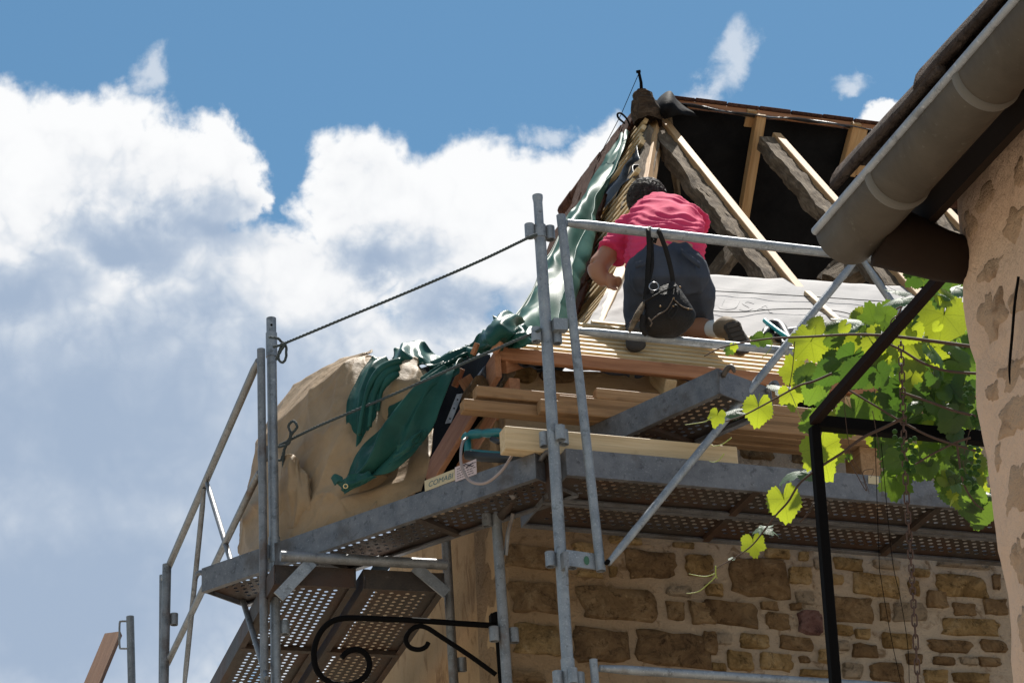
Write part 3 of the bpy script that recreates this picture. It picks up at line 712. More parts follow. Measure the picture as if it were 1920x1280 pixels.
# corner pole nearest the viewer
pt = pu(1011.5, 425, -.03); pb = pu(1065, 1252, -.03)
zz = lambda y: pt.z + (pb.z-pt.z)*(y-425)/(1252-425)
corner_pole = pole('scaffold_pole', 'tall front scaffold pole at the corner, ringed with sockets and ending in a narrow spigot', pt, pb, .0245,
     cups=((zz(436), (-dB, dB)), (zz(640), (-dB, dB)), (zz(832), (-dA*-1*-1, (dB*.4-nB).normalized(), dB)), (zz(1060), (-dB, dB)), (zz(1272), (-dB, dB, -nB))), spigot=(.148, .0195), joints=(zz(1262),))
# pole at the left end of the bridging platform
pt = pc(508.5, 597, 0); pb = pc(517.5, 1280, 0)
zl = lambda y: pt.z + (pb.z-pt.z)*(y-597)/(683.)
left_pole = pole('scaffold_pole', 'left scaffold pole with both rope ends knotted to it, beside the beige tarp', pt, pb, .0225, cups=((zl(1045), (dB*-1, dB)), (zl(1180), (dB,))), joints=(zl(650), zl(1040)))
b = MB(); b.tube([pc(509, 609, -.026), pc(509, 609, -.02)], .006, 10); b.build('pin_hole', M_iron, left_pole)
# inner posts
pt = pc(833, 996, -.72) ; pb = pc(851, 1280, -.72)
pt = D(835, 992, 13.35); pb = D(851, 1280, 13.18)
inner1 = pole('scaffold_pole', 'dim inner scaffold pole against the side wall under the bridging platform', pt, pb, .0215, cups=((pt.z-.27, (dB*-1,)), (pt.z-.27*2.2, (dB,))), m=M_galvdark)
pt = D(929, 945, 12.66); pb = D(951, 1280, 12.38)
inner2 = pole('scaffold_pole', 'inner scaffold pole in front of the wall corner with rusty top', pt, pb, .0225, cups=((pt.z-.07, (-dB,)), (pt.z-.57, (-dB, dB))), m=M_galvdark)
b = MB(); b.tube([D(962, 962, 12.6), D(952, 1000, 12.6), D(948, 1040, 12.6)], .009, 8); b.build('brace', M_galvdark, inner2)
# far pair at the end of the side bay
pe = P510 + dC*2.66
pt = on_plane(313, 1058, pe, dC); pb = on_plane(308, 1280, pe, dC)
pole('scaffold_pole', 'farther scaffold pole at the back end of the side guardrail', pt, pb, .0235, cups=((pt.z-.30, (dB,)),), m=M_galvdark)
# lone pole with a bracket handle at lower left
pt = D(244, 1155, 17.0); pb = D(247, 1280, 16.85)
t = pole('scaffold_pole', 'lone scaffold pole with a welded handle standing by itself at the far left', pt, pb, .0225, m=M_galvdark)
b = MB(); b.tube(path([D(*q) for q in ((240, 1164, 17.), (228, 1164, 17.), (224.5, 1167, 17.), (224, 1190, 16.98), (224.5, 1212, 16.96), (228, 1215, 16.95), (241, 1215, 16.95))], 30), .006, 8)
b.build('handle', M_galvdark, t)
tb = timber('toe_board', D(150, 1330, 16.6), D(211, 1184, 17.2), .10, .035, M_board, up=V((-.25, -.9, .3)))
setp(tb, label='brown wooden board leaning upright beside the lone pole at far left', category='board')

# transom tubes under the platforms
def tube_thing(name, label, cat, pts, r, m=M_galvdark, group=None, flat=()):
    t = thing(name, label, cat, pts[0], group); b = MB(); b.tube(pts, r, 14); b.build('tube', m, t, smooth=40); return t
zt = 6.215
tr0 = on_z(526, 1042, zt); tr1 = on_z(838, 1058, zt)
tt = tube_thing('transom', 'horizontal scaffold tube under the left end of the bridging platform', 'scaffold tube', [tr0, tr1], .0235)
tz = (tr1-tr0).normalized(); tn = V((-tz.y, tz.x, 0))
for (xa, ya, xb, yb, mm) in ((585, 1052, 522, 1118, M_galv), (778, 1062, 838, 1112, M_galvdark)):
    a = on_plane(xa, ya, tr0, tn); c = on_plane(xb, yb, tr0, tn); dd = (c-a).normalized(); b = MB()
    b.box((a+c)/2, (c-a)/2, tn*.004, dd.cross(tn)*.026); b.build('gusset', mm, tt)
tt2 = tube_thing('transom', 'rusty scaffold tube running back from the corner pole to the inner pole', 'scaffold tube', [D(1030, 858, 12.32), D(985, 905, 12.45), D(938, 968, 12.64)], .021, M_deck)
for (xx, yy) in ((972, 905), (962, 925)):
    b = MB(); b.tube([D(xx-6, yy-6, 12.46), D(xx+4, yy+8, 12.46)], .016, 10); b.build('clamp', M_galvdark, tt2)
b = MB(); a = D(1022, 872, 12.33); c = D(1036, 935, 12.2); b.box((a+c)/2, (c-a)/2, dB*.004, nB*.03); b.build('gusset', M_deck, tt2)

M_tread = m_steel('bounce_tread_steel', (.5, .5, .49), (.66, .65, .63), amount=.05, metal=.2)  # kept pale so that it bounces sunlight onto the wall above
# ------------------------------------------------------------------ perforated platforms
def deck(label, p0, dl, dw, L, W, zt_, h, hooks=True, holes=(.0, 1.), stick=(), group='perforated scaffold platforms', rows=5, pitch=.043, wpitch=.036, plate=.035, stiff=(.33, .66), side=M_rail, under=M_deck, hole=.0100, end=True, ih=(None, None)):
    """steel platform: p0 is the outer near corner, dl along, dw across; top of side rails at zt_"""
    p0 = V((p0.x, p0.y, zt_)); t = thing('scaffold_platform', label, 'scaffold platform', p0 - Zv*h, group)
    cen = lambda l, w_, z: p0 + dl*l + dw*w_ - Zv*z
    for w_ in (.0, W):
        sg = 1 if w_ == 0 else -1
        hh_ = ih[0 if w_ == 0 else 1] or h; b = MB(); b.box(cen(L/2, w_+sg*.003, h-hh_/2), dl*(L/2), dw*.003, Zv*(hh_/2))
        b.box(cen(L/2, w_+sg*.012, h-hh_+.003), dl*(L/2), dw*.0115, Zv*.0028); b.box(cen(L/2, w_+sg*.014, h-.003), dl*(L/2), dw*.0135, Zv*.0028)
        b.build('side_rail', side, t)
    for l_ in ((0, L) if end else ()):
        sg = 1 if l_ == 0 else -1
        b = MB(); b.box(cen(l_+sg*.004, W/2, h/2), dl*.0035, dw*(W/2-.008), Zv*(h/2-.001)); b.build('end_plate', side, t)
        if hooks:
            for w_ in (.03, W-.03):
                b = MB(); q = [cen(l_, w_, h*.25), cen(l_-sg*.03, w_, h*.03), cen(l_-sg*.055, w_, h*.05), cen(l_-sg*.066, w_, h*.3)]
                b.tube(path(q, 10), [.012]*6 + [.011, .010, .008, .006], 8); b.build('hook', side, t, smooth=True)
    zp = h - plate; x0, x1 = .008, W-.008; band = rows*wpitch; a0 = (W-band)/2
    b = MB()
    for (q0, q1) in ((x0, a0), (a0+band, x1)):
        b.add([cen(.01, q0, zp), cen(L-.01, q0, zp), cen(L-.01, q1, zp), cen(.01, q1, zp)], [(0, 1, 2, 3)])
    n = int((L-.10)/pitch); l0 = (L-n*pitch)/2
    for (q0, q1) in ((.01, l0), (l0+n*pitch+pitch/2, L-.01)):
        b.add([cen(q0, a0, zp), cen(q1, a0, zp), cen(q1, a0+band, zp), cen(q0, a0+band, zp)], [(0, 1, 2, 3)])
    for r in range(rows):
        off = (r % 2)*pitch/2; wc_ = a0+wpitch*(r+.5)
        if off == 0: b.add([cen(l0+n*pitch, a0+wpitch*r, zp), cen(l0+n*pitch+pitch/2, a0+wpitch*r, zp), cen(l0+n*pitch+pitch/2, a0+wpitch*(r+1), zp), cen(l0+n*pitch, a0+wpitch*(r+1), zp)], [(0, 1, 2, 3)])
        else: b.add([cen(l0, a0+wpitch*r, zp), cen(l0+off, a0+wpitch*r, zp), cen(l0+off, a0+wpitch*(r+1), zp), cen(l0, a0+wpitch*(r+1), zp)], [(0, 1, 2, 3)])
        for i in range(n):
            lc = l0+off+pitch*(i+.5); vs = []
            for (lx, wx) in ((-pitch/2, -wpitch/2), (0, -wpitch/2), (pitch/2, -wpitch/2), (pitch/2, 0), (pitch/2, wpitch/2), (0, wpitch/2), (-pitch/2, wpitch/2), (-pitch/2, 0)):
                vs.append(cen(lc+lx, wc_+wx, zp))
            for q in range(8):
                a = math.pi*(q*.25-.75); vs.append(cen(lc+hole*1.1*math.cos(a), wc_+hole*1.0*math.sin(a), zp))
            b.add(vs, [(q, (q+1) % 8, 8+(q+1) % 8, 8+q) for q in range(8)])
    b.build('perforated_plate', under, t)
    tp = MB(); tp.v = [v + Zv*.0012 for v in b.v]; tp.f = [tuple(f) for f in b.f]; tp.build('bounce_tread', M_tread, t)  # upper copy of the plate, added to bounce sun onto the wall
    for f in stiff:
        b = MB(); b.box(cen(L*f, W/2, zp+.012), dl*.016, dw*(W/2-.012), Zv*.010); b.build('stiffener', under, t)
    return t, cen
HZ = 6.373
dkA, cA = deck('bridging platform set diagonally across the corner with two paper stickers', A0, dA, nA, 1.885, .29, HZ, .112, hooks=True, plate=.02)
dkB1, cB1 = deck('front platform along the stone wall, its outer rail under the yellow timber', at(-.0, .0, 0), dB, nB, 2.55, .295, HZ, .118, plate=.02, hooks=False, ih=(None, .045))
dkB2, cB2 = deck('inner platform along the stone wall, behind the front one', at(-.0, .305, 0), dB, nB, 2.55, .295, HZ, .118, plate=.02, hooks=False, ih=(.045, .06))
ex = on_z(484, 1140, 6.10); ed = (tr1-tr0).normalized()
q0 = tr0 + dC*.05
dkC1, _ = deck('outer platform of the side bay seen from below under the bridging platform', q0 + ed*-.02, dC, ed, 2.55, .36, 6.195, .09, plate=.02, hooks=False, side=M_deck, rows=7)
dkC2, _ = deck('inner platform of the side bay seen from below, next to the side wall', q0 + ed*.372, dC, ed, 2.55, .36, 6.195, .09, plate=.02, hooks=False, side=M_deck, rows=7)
# loose platform laid up to the roof edge
pD = pu(1345, 690, -.2); pE = on_z(1105, 800, pD.z); dD = (pE-pD); dD.z = 0; dD.normalize(); wD = V((-dD.y, dD.x, 0))
pF = on_z(1430, 738, pD.z); wD = wD if wD.dot(pF-pD) > 0 else -wD
dkD, cD = deck('loose platform slanting up over the timbers with two hooks on its free end', pD, dD, wD, .93, .33, pD.z, .115, plate=.03, rows=6, stiff=(.5,))

# stickers on the bridging platform
M_lab1 = mat('cream_sticker', (.46, .38, .24), .6)[0]; M_lab2 = mat('pinkish_paper', (.52, .42, .42), .7)[0]
M_ink = mat('teal_ink', (.03, .10, .12), .6)[0]; M_pen = mat('black_ink', (.03, .02, .03), .6)[0]
def patch(name, quad, m_, parent, out, th=.001):
    b = MB(); q = [V(p) for p in quad]; b.v = q + [p + out*th for p in q]
    b.f = [(4, 5, 6, 7), (3, 2, 1, 0)] + [(i, (i+1) % 4, (i+1) % 4+4, i+4) for i in range(4)]
    return b.build(name, m_, parent, fix=True)
nvA = -nA
P4 = [pa(797, 921, -.0015), pa(854, 899, -.0015), pa(852, 879, -.0015), pa(796, 901, -.0015)]
patch('brand_sticker', P4, M_lab1, dkA, nvA)
lettering('printed_letters', 'COMABI', pa(803, 913, -.0035), pa(848, 896, -.0035), pa(804, 903, -.0035), M_ink, dkA, .02)
P4 = [pa(854, 903, -.0015), pa(894, 888, -.0015), pa(893, 860, -.0015), pa(853, 876, -.0015)]
patch('paper_label', P4, M_lab2, dkA, nvA)
for r in range(5):
    b = MB(); yy = 879+r*4.6; x = 857
    R3 = random.Random(r)
    while x < 888:
        x2 = x+R3.uniform(2, 6); b.box((pa(x, yy-(x-857)*.38, -.0032)+pa(x2, yy-(x2-857)*.38+R3.uniform(-1, 1), -.0032))/2, (pa(x2, yy-(x2-857)*.38, -.0032)-pa(x, yy-(x-857)*.38, -.0032))/2, nA*.0004, Zv*.0012); x = x2+1.5
    b.build('handwriting', M_pen, dkA)
for (xa, ya, xb, yb) in ((872, 869, 886, 874), (874, 876, 887, 867), (866, 873, 873, 870)):
    a = pa(xa, ya, -.0034); c = pa(xb, yb, -.0034); b = MB(); b.box((a+c)/2, (c-a)/2, nA*.0005, Zv*.0022); b.build('pen_mark', M_pen, dkA)
# worn maker's decal on the front rail
pz = [pu(1628, 906, -.0015), pu(1648, 908, -.0015), pu(1648, 893, -.0015), pu(1628, 891, -.0015)]
patch('worn_sticker', pz, M_lab1, dkB1, -nB)

# ------------------------------------------------------------------ guardrails
def flat_end(b, p, q, r, n=12):
    """tube whose ends are pressed flat"""
    p, q = V(p), V(q); L = (q-p).length; a = (q-p).normalized(); b.tube([p, p+a*.03, p+a*.10, q-a*.10, q-a*.03, q], [r*.75, r*.8, r, r, r*.8, r*.75], n)
GU = -.075
gr = thing('guardrail', 'galvanised front guardrail frame with two rails and crossing braces', 'guardrail', pu(1127, 1068, GU), 'scaffold guardrails')
def gp(x, y, u=GU): return pu(x, y, u)
b = MB(); b.pipe(gp(1127, 1070), gp(1051.5, 404), .0195, .003, 16); b.build('post', M_galv, gr, smooth=40)
pz0, pz1 = gp(1063, 418), gp(1705, 491); dz = (pz1-pz0)
def rail_to_side(n_, p, q, r, m=M_galv):
    b = MB(); flat_end(b, p, q, r, 16); b.build(n_, m, gr, smooth=40)
rail_to_side('rail', pz0, pz0+dz*1.35, .0215)
m0, m1 = gp(1078, 620), gp(1505, 661); rail_to_side('rail', m0, m0+(m1-m0)*2.0, .0185)
rail_to_side('brace', gp(1606, 486, GU-.03), gp(1140, 1056, GU-.03), .0165)
rail_to_side('brace', gp(1618, 488, GU-.03), gp(2040, 1100, GU-.03), .0165)
for (x, y) in ((1137, 1052),):
    b = MB(); a = gp(1137, 1055, GU-.045); b.tube([a, a-nB*.02], .010, 8); b.build('bolt', M_iron, gr)
b = MB(); a, c = gp(1062, 1045, GU+.02), gp(1120, 1053, GU+.02); b.box((a+c)/2, (c-a)/2, nB*.004, Zv*.034); b.build('bracket', M_galv, gr)
M_gpaint = mat('green_paint_dab', (.04, .12, .07), .6)[0]
b = MB(); cc = gp(1100, 1050, GU+.0135); b.v = [cc + dB*(.012*math.cos(q*.6283)) + Zv*(.020*math.sin(q*.6283)) for q in range(10)]; b.f = [tuple(range(10))]; b.build('paint_dab', M_gpaint, gr)
b = MB(); a, c = gp(1036, 610, GU+.02), gp(1062, 611, GU+.02); b.box((a+c)/2, (c-a)/2, nB*.02, Zv*.026); b.build('bracket', M_galv, gr)
b = MB(); a, c = gp(1058, 1036, GU-.0), gp(1060, 1066, GU-.0); b.box((a+c)/2, (c-a)/2, nB*.02, dB*.011); b.tube([gp(1062, 1060, GU-.02), gp(1064, 1096, GU-.02)], .006, 8); b.build('wedge', M_galvdark, gr)
# lower guardrail, one level down
gl = thing('guardrail', 'lower front guardrail whose top rail crosses the bottom of the stone wall', 'guardrail', gp(1118, 1300), 'scaffold guardrails')
b = MB(); b.pipe(gp(1120, 1330), gp(1112.5, 1236), .0165, .003, 14); b.build('post', M_galv, gl, smooth=40)
b = MB(); p0, p1 = gp(1124, 1252), gp(1640, 1285); flat_end(b, p0, p0+(p1-p0)*1.6, .0185, 16); b.build('rail', M_galv, gl, smooth=40)
b = MB(); p0 = gp(1120, 1330); b.tube([p0, p0-Zv*.9], .0165, 12); b.build('post', M_galv, gl, smooth=40)
# side guardrail along the left scaffold line (two posts, two rails, crossing braces)
gs = thing('guardrail', 'side guardrail receding to the left with rails and slender crossing braces', 'guardrail', pc(493, 1100, -.06), 'scaffold guardrails')
def gq(x, y, v=-.055): return pc(x, y, v)
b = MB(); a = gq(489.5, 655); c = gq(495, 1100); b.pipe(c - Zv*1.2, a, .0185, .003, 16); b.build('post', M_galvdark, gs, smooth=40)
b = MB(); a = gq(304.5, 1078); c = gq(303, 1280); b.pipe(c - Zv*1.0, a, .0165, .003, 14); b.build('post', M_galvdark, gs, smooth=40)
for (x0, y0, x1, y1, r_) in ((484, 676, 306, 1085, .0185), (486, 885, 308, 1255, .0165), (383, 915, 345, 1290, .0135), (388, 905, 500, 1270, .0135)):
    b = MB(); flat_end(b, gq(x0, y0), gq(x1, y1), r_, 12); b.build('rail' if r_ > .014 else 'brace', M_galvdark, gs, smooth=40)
b = MB(); a = gq(497, 850, -.02); b.box(a, dB*.03, dC*.02, Zv*.03); b.build('bracket', M_galvdark, gs)

# ------------------------------------------------------------------ ropes
M_rope = mat('dark_rope', (.045, .06, .065), .85)[0]
def rope(b, pts, r=.0055, pitch=.05, nper=10):
    L = sum((V(pts[i+1])-V(pts[i])).length for i in range(len(pts)-1)); n = max(8, int(L/pitch*nper))
    c = path([V(p) for p in pts], n)
    for st in range(3):
        o = []
        for i in range(n):
            t = (c[min(i+1, n-1)]-c[max(i-1, 0)]).normalized(); a = t.cross(V((.3, .2, 1))).normalized(); bb = t.cross(a)
            q = 2*math.pi*(i/nper + st/3); o.append(c[i] + (a*math.cos(q)+bb*math.sin(q))*r*.62)
        b.tube(o, r*.62, 6)
Zr = lambda x: 13.42 + (12.38-13.42)*(x-520)/(1010-520)
def rp(x, y, off=0): return D(x, y, Zr(x)+off-.05*math.sin(math.pi*min(max((x-530)/480, 0), 1)))
r1 = thing('rope', 'upper dark rope stretched from the left pole up to the corner pole', 'rope', rp(528, 646), 'guard ropes')
b = MB(); rope(b, [rp(530, 645), rp(650, 595), rp(780, 541), rp(900, 489), rp(990, 446), rp(1006, 440)]); b.build('strand', M_rope, r1, smooth=True)
b = MB(); rope(b, [rp(505, 632, -.03), rp(520, 634, -.04), rp(527, 640), rp(536, 648), rp(536, 670, -.02), rp(530, 679, -.02), rp(523, 674, -.02), rp(523, 660, -.01), rp(530, 645)]); rope(b, [rp(518, 674, -.02), rp(524, 662, -.02), rp(534, 644, -.02), rp(522, 648, -.02), rp(512, 650, -.03)]); b.build('knot', M_rope, r1, smooth=True)
r2 = thing('rope', 'lower dark rope passing the tarps, its tail hanging down the left pole', 'rope', rp(528, 830), 'guard ropes')
b = MB(); rope(b, [rp(524, 834), rp(600, 797), rp(740, 738), rp(880, 676), rp(1000, 624), rp(1012, 619)]); b.build('strand', M_rope, r2, smooth=True)
b = MB(); rope(b, [rp(518, 838, -.03), rp(540, 832, -.03), rp(546, 815, -.03), rp(557, 800, -.03), rp(550, 789, -.03), rp(541, 798, -.03), rp(545, 815, -.03), rp(534, 840, -.03), rp(528, 860, -.03), rp(521, 862, -.03)])
rope(b, [rp(533, 845, -.03), rp(531, 868, -.03), rp(536, 890, -.04), rp(541, 914, -.05), rp(541, 926, -.05), rp(534, 930, -.05), rp(526, 922, -.05), rp(530, 935, -.05), rp(533, 960, -.05), rp(526, 985, -.05), rp(522, 999, -.05)]); b.build('knot', M_rope, r2, smooth=True)

# ------------------------------------------------------------------ timbers on the platforms
def lay(name, label, xa, ya, xb, yb, u, wd, ht, m_, L=None, grp=None):
    a = pu(xa, ya, u); c = pu(xb, yb, u); c.z = a.z; c = a + dB*((c-a).dot(dB) if L is None else L)
    o = timber(name, a + nB*wd/2, c + nB*wd/2, wd, ht, m_, None, bevel=.003); setp(o, label=label, category='timber', group=grp)
    return o
yb_ = pu(946, 796, .06)
o = timber('timber', V((yb_.x, yb_.y, HZ+.104)) + nB*.035, V((yb_.x, yb_.y, HZ+.104)) + nB*.035 + dB*1.03, .075, .102, M_pinepale)
setp(o, label='pale yellow squared timber lying along the front platform rail', category='timber', group='loose timbers')
G = 'stacked timbers'
zs = pD.z + .003
def stack(label, xa, u, lev, L, wd=.062, ht=.052):
    a = pu(xa, 760, u); a = V((a.x, a.y, zs + lev*.063 + ht)); o = timber('timber', a, a + dB*L, wd, ht, M_beam); setp(o, label=label, category='timber', group=G)
stack('lower stacked timber reaching farthest left, ribbed end showing', 866, .47, 0, 1.9)
stack('upper stacked timber reaching left above the lowest one, ribbed end showing', 891, .48, 1.15, 1.9)
stack('short-ended reddish timber in the lower layer, starting beside the corner pole', 1010, .41, 0, 1.75, .05, .058)
stack('upper timber of the stack whose end shows between pole and guardrail post', 1046, .41, .55, 1.65, .05, .05)
stack('upper timber whose end just shows left of the loose platform', 1116, .41, 1.35, 1.4, .05, .05)
stack('hindmost timber of the lower layer next to the wall', 1200, .57, 0, 1.55, .06, .055)
# small bearers carrying the stack and the loose platform
for s0, u0, hh in ((.33, .45, pD.z-.115-HZ), (1.60, .50, pD.z-HZ)):
    o = timber('bearer_block', at(s0, u0-.06, HZ+hh+.001), at(s0, u0+.10, HZ+hh+.001), .10, hh, M_beam)
    setp(o, label='wooden block under the loose platform' if s0 < 1 else 'wooden block under the right part of the timber stack', category='block')
# metal strap by the tarp
b = MB(); a, c = D(862, 738, 12.98), D(840, 793, 12.9); up_ = V((-.75, -.5, -.3)).normalized()
b.box((a+c)/2, (c-a)/2, up_*.016, up_.cross((c-a).normalized())*.0015)
st = b.build('metal_strap', M_galv); setp(st, label='narrow drilled metal strap hanging beside the green tarp', category='strap')
for f in (.2, .5, .85):
    b = MB(); p = a+(c-a)*f; dn = -up_.cross((c-a).normalized()); dn = dn if dn.dot(EYE-p) > 0 else -dn; b.tube([p+dn*.001, p+dn*.003], .004, 8); b.build('drill_hole', M_iron, st)

# ================================================================== tarps
# green tarp drawn down over the side slope
def sp(x, y, lift=0.): 
    """point of the side slope seen at a pixel, lifted towards the viewer's side"""
    p = on_plane(x, y, HB, nRm); return p
def onside(x, y, lift=0.):
    p = on_plane(x, y, HB + nRm*lift, nRm); q = (p-EYE)
    zc = q.dot(FW); zc = min(max(zc, 12.8), 18.6); return D(x, y, zc)
g_rows = [  # left edge ... right edge, from the tip at the top to the bundle at the eave
    [(1170, 252), (1173, 249), (1176, 247), (1178, 246), (1179, 248)],
    [(1142, 296), (1150, 290), (1158, 286), (1167, 285), (1172, 282)],
    [(1108, 350), (1120, 345), (1132, 345), (1143, 350), (1148, 340)],
    [(1084, 384), (1096, 385), (1108, 392), (1118, 398), (1124, 385)],
    [(1062, 408), (1075, 420), (1092, 432), (1106, 440), (1113, 430)],
    [(1036, 450), (1050, 466), (1070, 480), (1092, 490), (1100, 478)],
    [(1010, 492), (1025, 512), (1046, 530), (1070, 540), (1080, 530)],
    [(980, 545), (1000, 560), (1020, 578), (1050, 588), (1060, 575)],
    [(945, 590), (968, 600), (995, 615), (1030, 622), (1046, 610)],
    [(905, 632), (930, 636), (962, 642), (1000, 646), (1022, 640)]]
import math as _m
def zg(i, j):
    f = j/9.; zl_ = 17.4 - 4.0*f; return zl_ - [(-.25), -.05, .0, .08, .02][i]*1.0
gr_pts = []
for j, r in enumerate(g_rows):
    f = j/9.; row = []
    for i, (x, y) in enumerate(r):
        zc = 17.25 - 3.75*f**.9 + (4-i)*.22*(.3+f*.7)
        row.append(D(x, y, zc))
    gr_pts.append(row)
def gfold(u, v):
    a = .05*math.sin(u*8.5 - v*3.2 + .6)*(.25+v) + .02*math.sin(u*17+v*5)*(.2+v*.6)
    return a + .03*noise.noise(V((u*2.2, v*6, 1))) + .010*(1-abs(noise.noise(V((u*4, v*13, 4)))*2.5))
tarp1 = MB().grid(loft(gr_pts, 70, 150, gfold)).build('green_tarp', M_green2, smooth=True, solid=.004)
setp(tarp1, label='glossy green tarp draped in long folds down the side slope', category='tarp', group='green tarps')

def sheet(rows, nu, nv, fn, name, m_, label=None, parent=None, solid=.004, cat='tarp', group=None):
    o = MB().grid(loft([[pa(x, y, v+.05) for x, y, v in r] for r in rows], nu, nv, fn)).build(name, m_, parent, smooth=True, solid=solid)
    if label: setp(o, label=label, category=cat, group=group)
    return o
def folds(*w):
    def f(u, v):
        s_ = 0; wq = .5*noise.noise(V((u*2.3, v*2.3, 11)))
        for (amp, fu, fv, ph) in w:
            x = math.sin(u*fu+v*fv+ph+wq*2); s_ += amp*(1-2*(x*x+.03)**.5)
        return s_ + .010*noise.noise(V((u*4, v*4, 7))) + .0015*noise.noise(V((u*17, v*17, 2)))
    return f
# beige tarp wrapped round a bulky bundle standing on the bridging platform
beige = [
 [(700, 660, .62), (690, 664, .40), (684, 666, .30), (690, 667, .32), (702, 668, .40), (716, 672, .5), (735, 678, .6)],
 [(600, 700, .7), (606, 698, .42), (622, 692, .24), (648, 682, .20), (684, 682, .24), (730, 692, .34), (790, 700, .55)],
 [(545, 750, .75), (550, 746, .40), (580, 742, .20), (622, 738, .12), (676, 745, .13), (735, 752, .22), (800, 745, .5)],
 [(500, 830, .75), (505, 825, .38), (545, 828, .14), (604, 822, .05), (668, 822, .06), (735, 820, .14), (800, 800, .45)],
 [(478, 905, .75), (482, 900, .36), (520, 905, .11), (588, 900, .035), (655, 890, .04), (728, 870, .12), (792, 845, .42)],
 [(462, 965, .7), (466, 962, .34), (512, 968, .09), (585, 955, .03), (652, 930, .035), (722, 905, .10), (785, 875, .36)],
 [(450, 1034, .55), (453, 1046, .28), (510, 1034, .06), (580, 1012, .025), (650, 986, .03), (718, 960, .06), (778, 936, .22)]]
def rdg(x, y, s_): return 1-min(1, abs(noise.noise(V((x, y, s_))))*2.4)
def bfold(u, v):
    a = .018*math.sin(u*7+v*3.5) + .028*noise.noise(V((u*3, v*2.6, 5)))
    a += .030*(rdg(u*3.4+v*1.3, v*1.5-u*.5, 3)**2-.3) + .016*(rdg(u*5-v*2.2, v*1.9+u, 9)**3-.2) + .007*(rdg(u*9+v*3, v*4, 14)**2-.3) + .0022*(rdg(u*17+v*4, v*14, 24)-.5) + .003*noise.noise(V((u*26, v*22, 1)))
    return a*min(1, .35+v*1.2)
tb = sheet(beige, 170, 170, bfold, 'beige_tarp', M_beige, 'big beige tarp bundle bulging on the left part of the bridging platform')
# stiff kinked fold of the beige tarp near the left pole
sheet([[(530, 852, .06), (548, 850, .03), (566, 872, .05), (580, 900, .06)], [(524, 885, .05), (546, 880, -.0), (572, 895, .03), (590, 930, .05)], [(520, 925, .05), (545, 928, .0), (578, 945, .01), (600, 968, .03)], [(524, 985, .05), (548, 990, .03), (575, 985, .03), (600, 975, .03)]],
      40, 40, folds((.010, 6, 4, .3), (.006, 15, 2, 1)), 'fold', M_beige, parent=tb)
# beige flap curling up on the right, under the green one
sheet([[(600, 985, .02), (618, 945, .03), (642, 905, .10)], [(630, 978, .01), (660, 925, .03), (690, 895, .10)], [(680, 962, .01), (716, 905, .05), (740, 868, .14)], [(740, 940, .03), (770, 880, .09), (785, 830, .2)], [(790, 920, .10), (806, 860, .16), (812, 800, .28)]],
      40, 30, folds((.010, 5, 3, .2)), 'fold', M_beige, parent=tb)
# beige lumps between the green folds
sheet([[(728, 690, .30), (750, 674, .24), (785, 674, .24), (792, 690, .3)], [(722, 720, .22), (745, 700, .14), (780, 692, .16), (800, 706, .24)], [(704, 745, .16), (738, 726, .09), (772, 720, .12), (796, 724, .2)], [(702, 800, .14), (735, 790, .10), (765, 765, .12), (785, 745, .18)]],
      40, 40, folds((.012, 5, 3, .2)), 'fold', M_beige, parent=tb)
# green: flat band with rolled hems at the left of the heap
t2 = thing('green_tarp', 'green tarp heaped over the beige bundle, its front lobe hanging with an eyelet', 'tarp', pa(700, 900, .05), 'green tarps')
sheet([[(700, 668, .26), (716, 668, .24), (736, 676, .24), (752, 676, .26)], [(672, 700, .16), (692, 690, .14), (716, 690, .14), (738, 688, .18)], [(655, 745, .09), (674, 735, .075), (700, 722, .09), (716, 712, .13)], [(651, 800, .05), (668, 790, .045), (690, 780, .06), (704, 770, .10)], [(653, 860, .045), (668, 850, .04), (690, 840, .06), (708, 830, .10)]],
      50, 60, folds((.014, 6.5, .5, .2)), 'fold', M_green, parent=t2)
for pts, r_ in (([(752, 676, .12), (718, 690, .07), (694, 722, .035), (680, 770, .02), (674, 815, .02)], .016), ([(748, 688, .12), (724, 700, .08), (706, 726, .045), (697, 765, .035), (693, 800, .04)], .018), ([(745, 700, .12), (728, 712, .08), (714, 735, .06), (708, 770, .06)], .016)):
    b = MB(); b.tube(path([pa(*q) for q in pts], 26), [r_*(.6+.6*math.sin(math.pi*min(1, i/20+.2))) for i in range(26)], 10); b.build('rolled_hem', M_green, t2, smooth=True)
# hump on top
sheet([[(735, 672, .34), (738, 655, .34), (752, 643, .34), (775, 640, .36), (800, 648, .4), (826, 664, .45)], [(730, 684, .26), (738, 668, .22), (755, 660, .22), (782, 662, .24), (808, 668, .3), (836, 676, .36)], [(733, 690, .26), (750, 680, .2), (775, 678, .2), (800, 684, .24), (822, 686, .28), (842, 682, .33)]],
      50, 30, folds((.014, 4, 3, .2), (.008, 11, 2, 1)), 'fold', M_green, parent=t2)
# long folds rising to the eave corner
sheet([[(832, 668, .40), (856, 656, .42), (885, 650, .45), (912, 640, .5)], [(800, 690, .26), (832, 678, .28), (864, 668, .34), (896, 655, .42)], [(768, 728, .16), (802, 712, .18), (838, 692, .26), (872, 672, .36)], [(722, 778, .09), (768, 748, .10), (816, 720, .18), (856, 690, .30)]],
      60, 50, folds((.016, 3, 10, .2), (.008, 5, 20, 1)), 'fold', M_green, parent=t2)
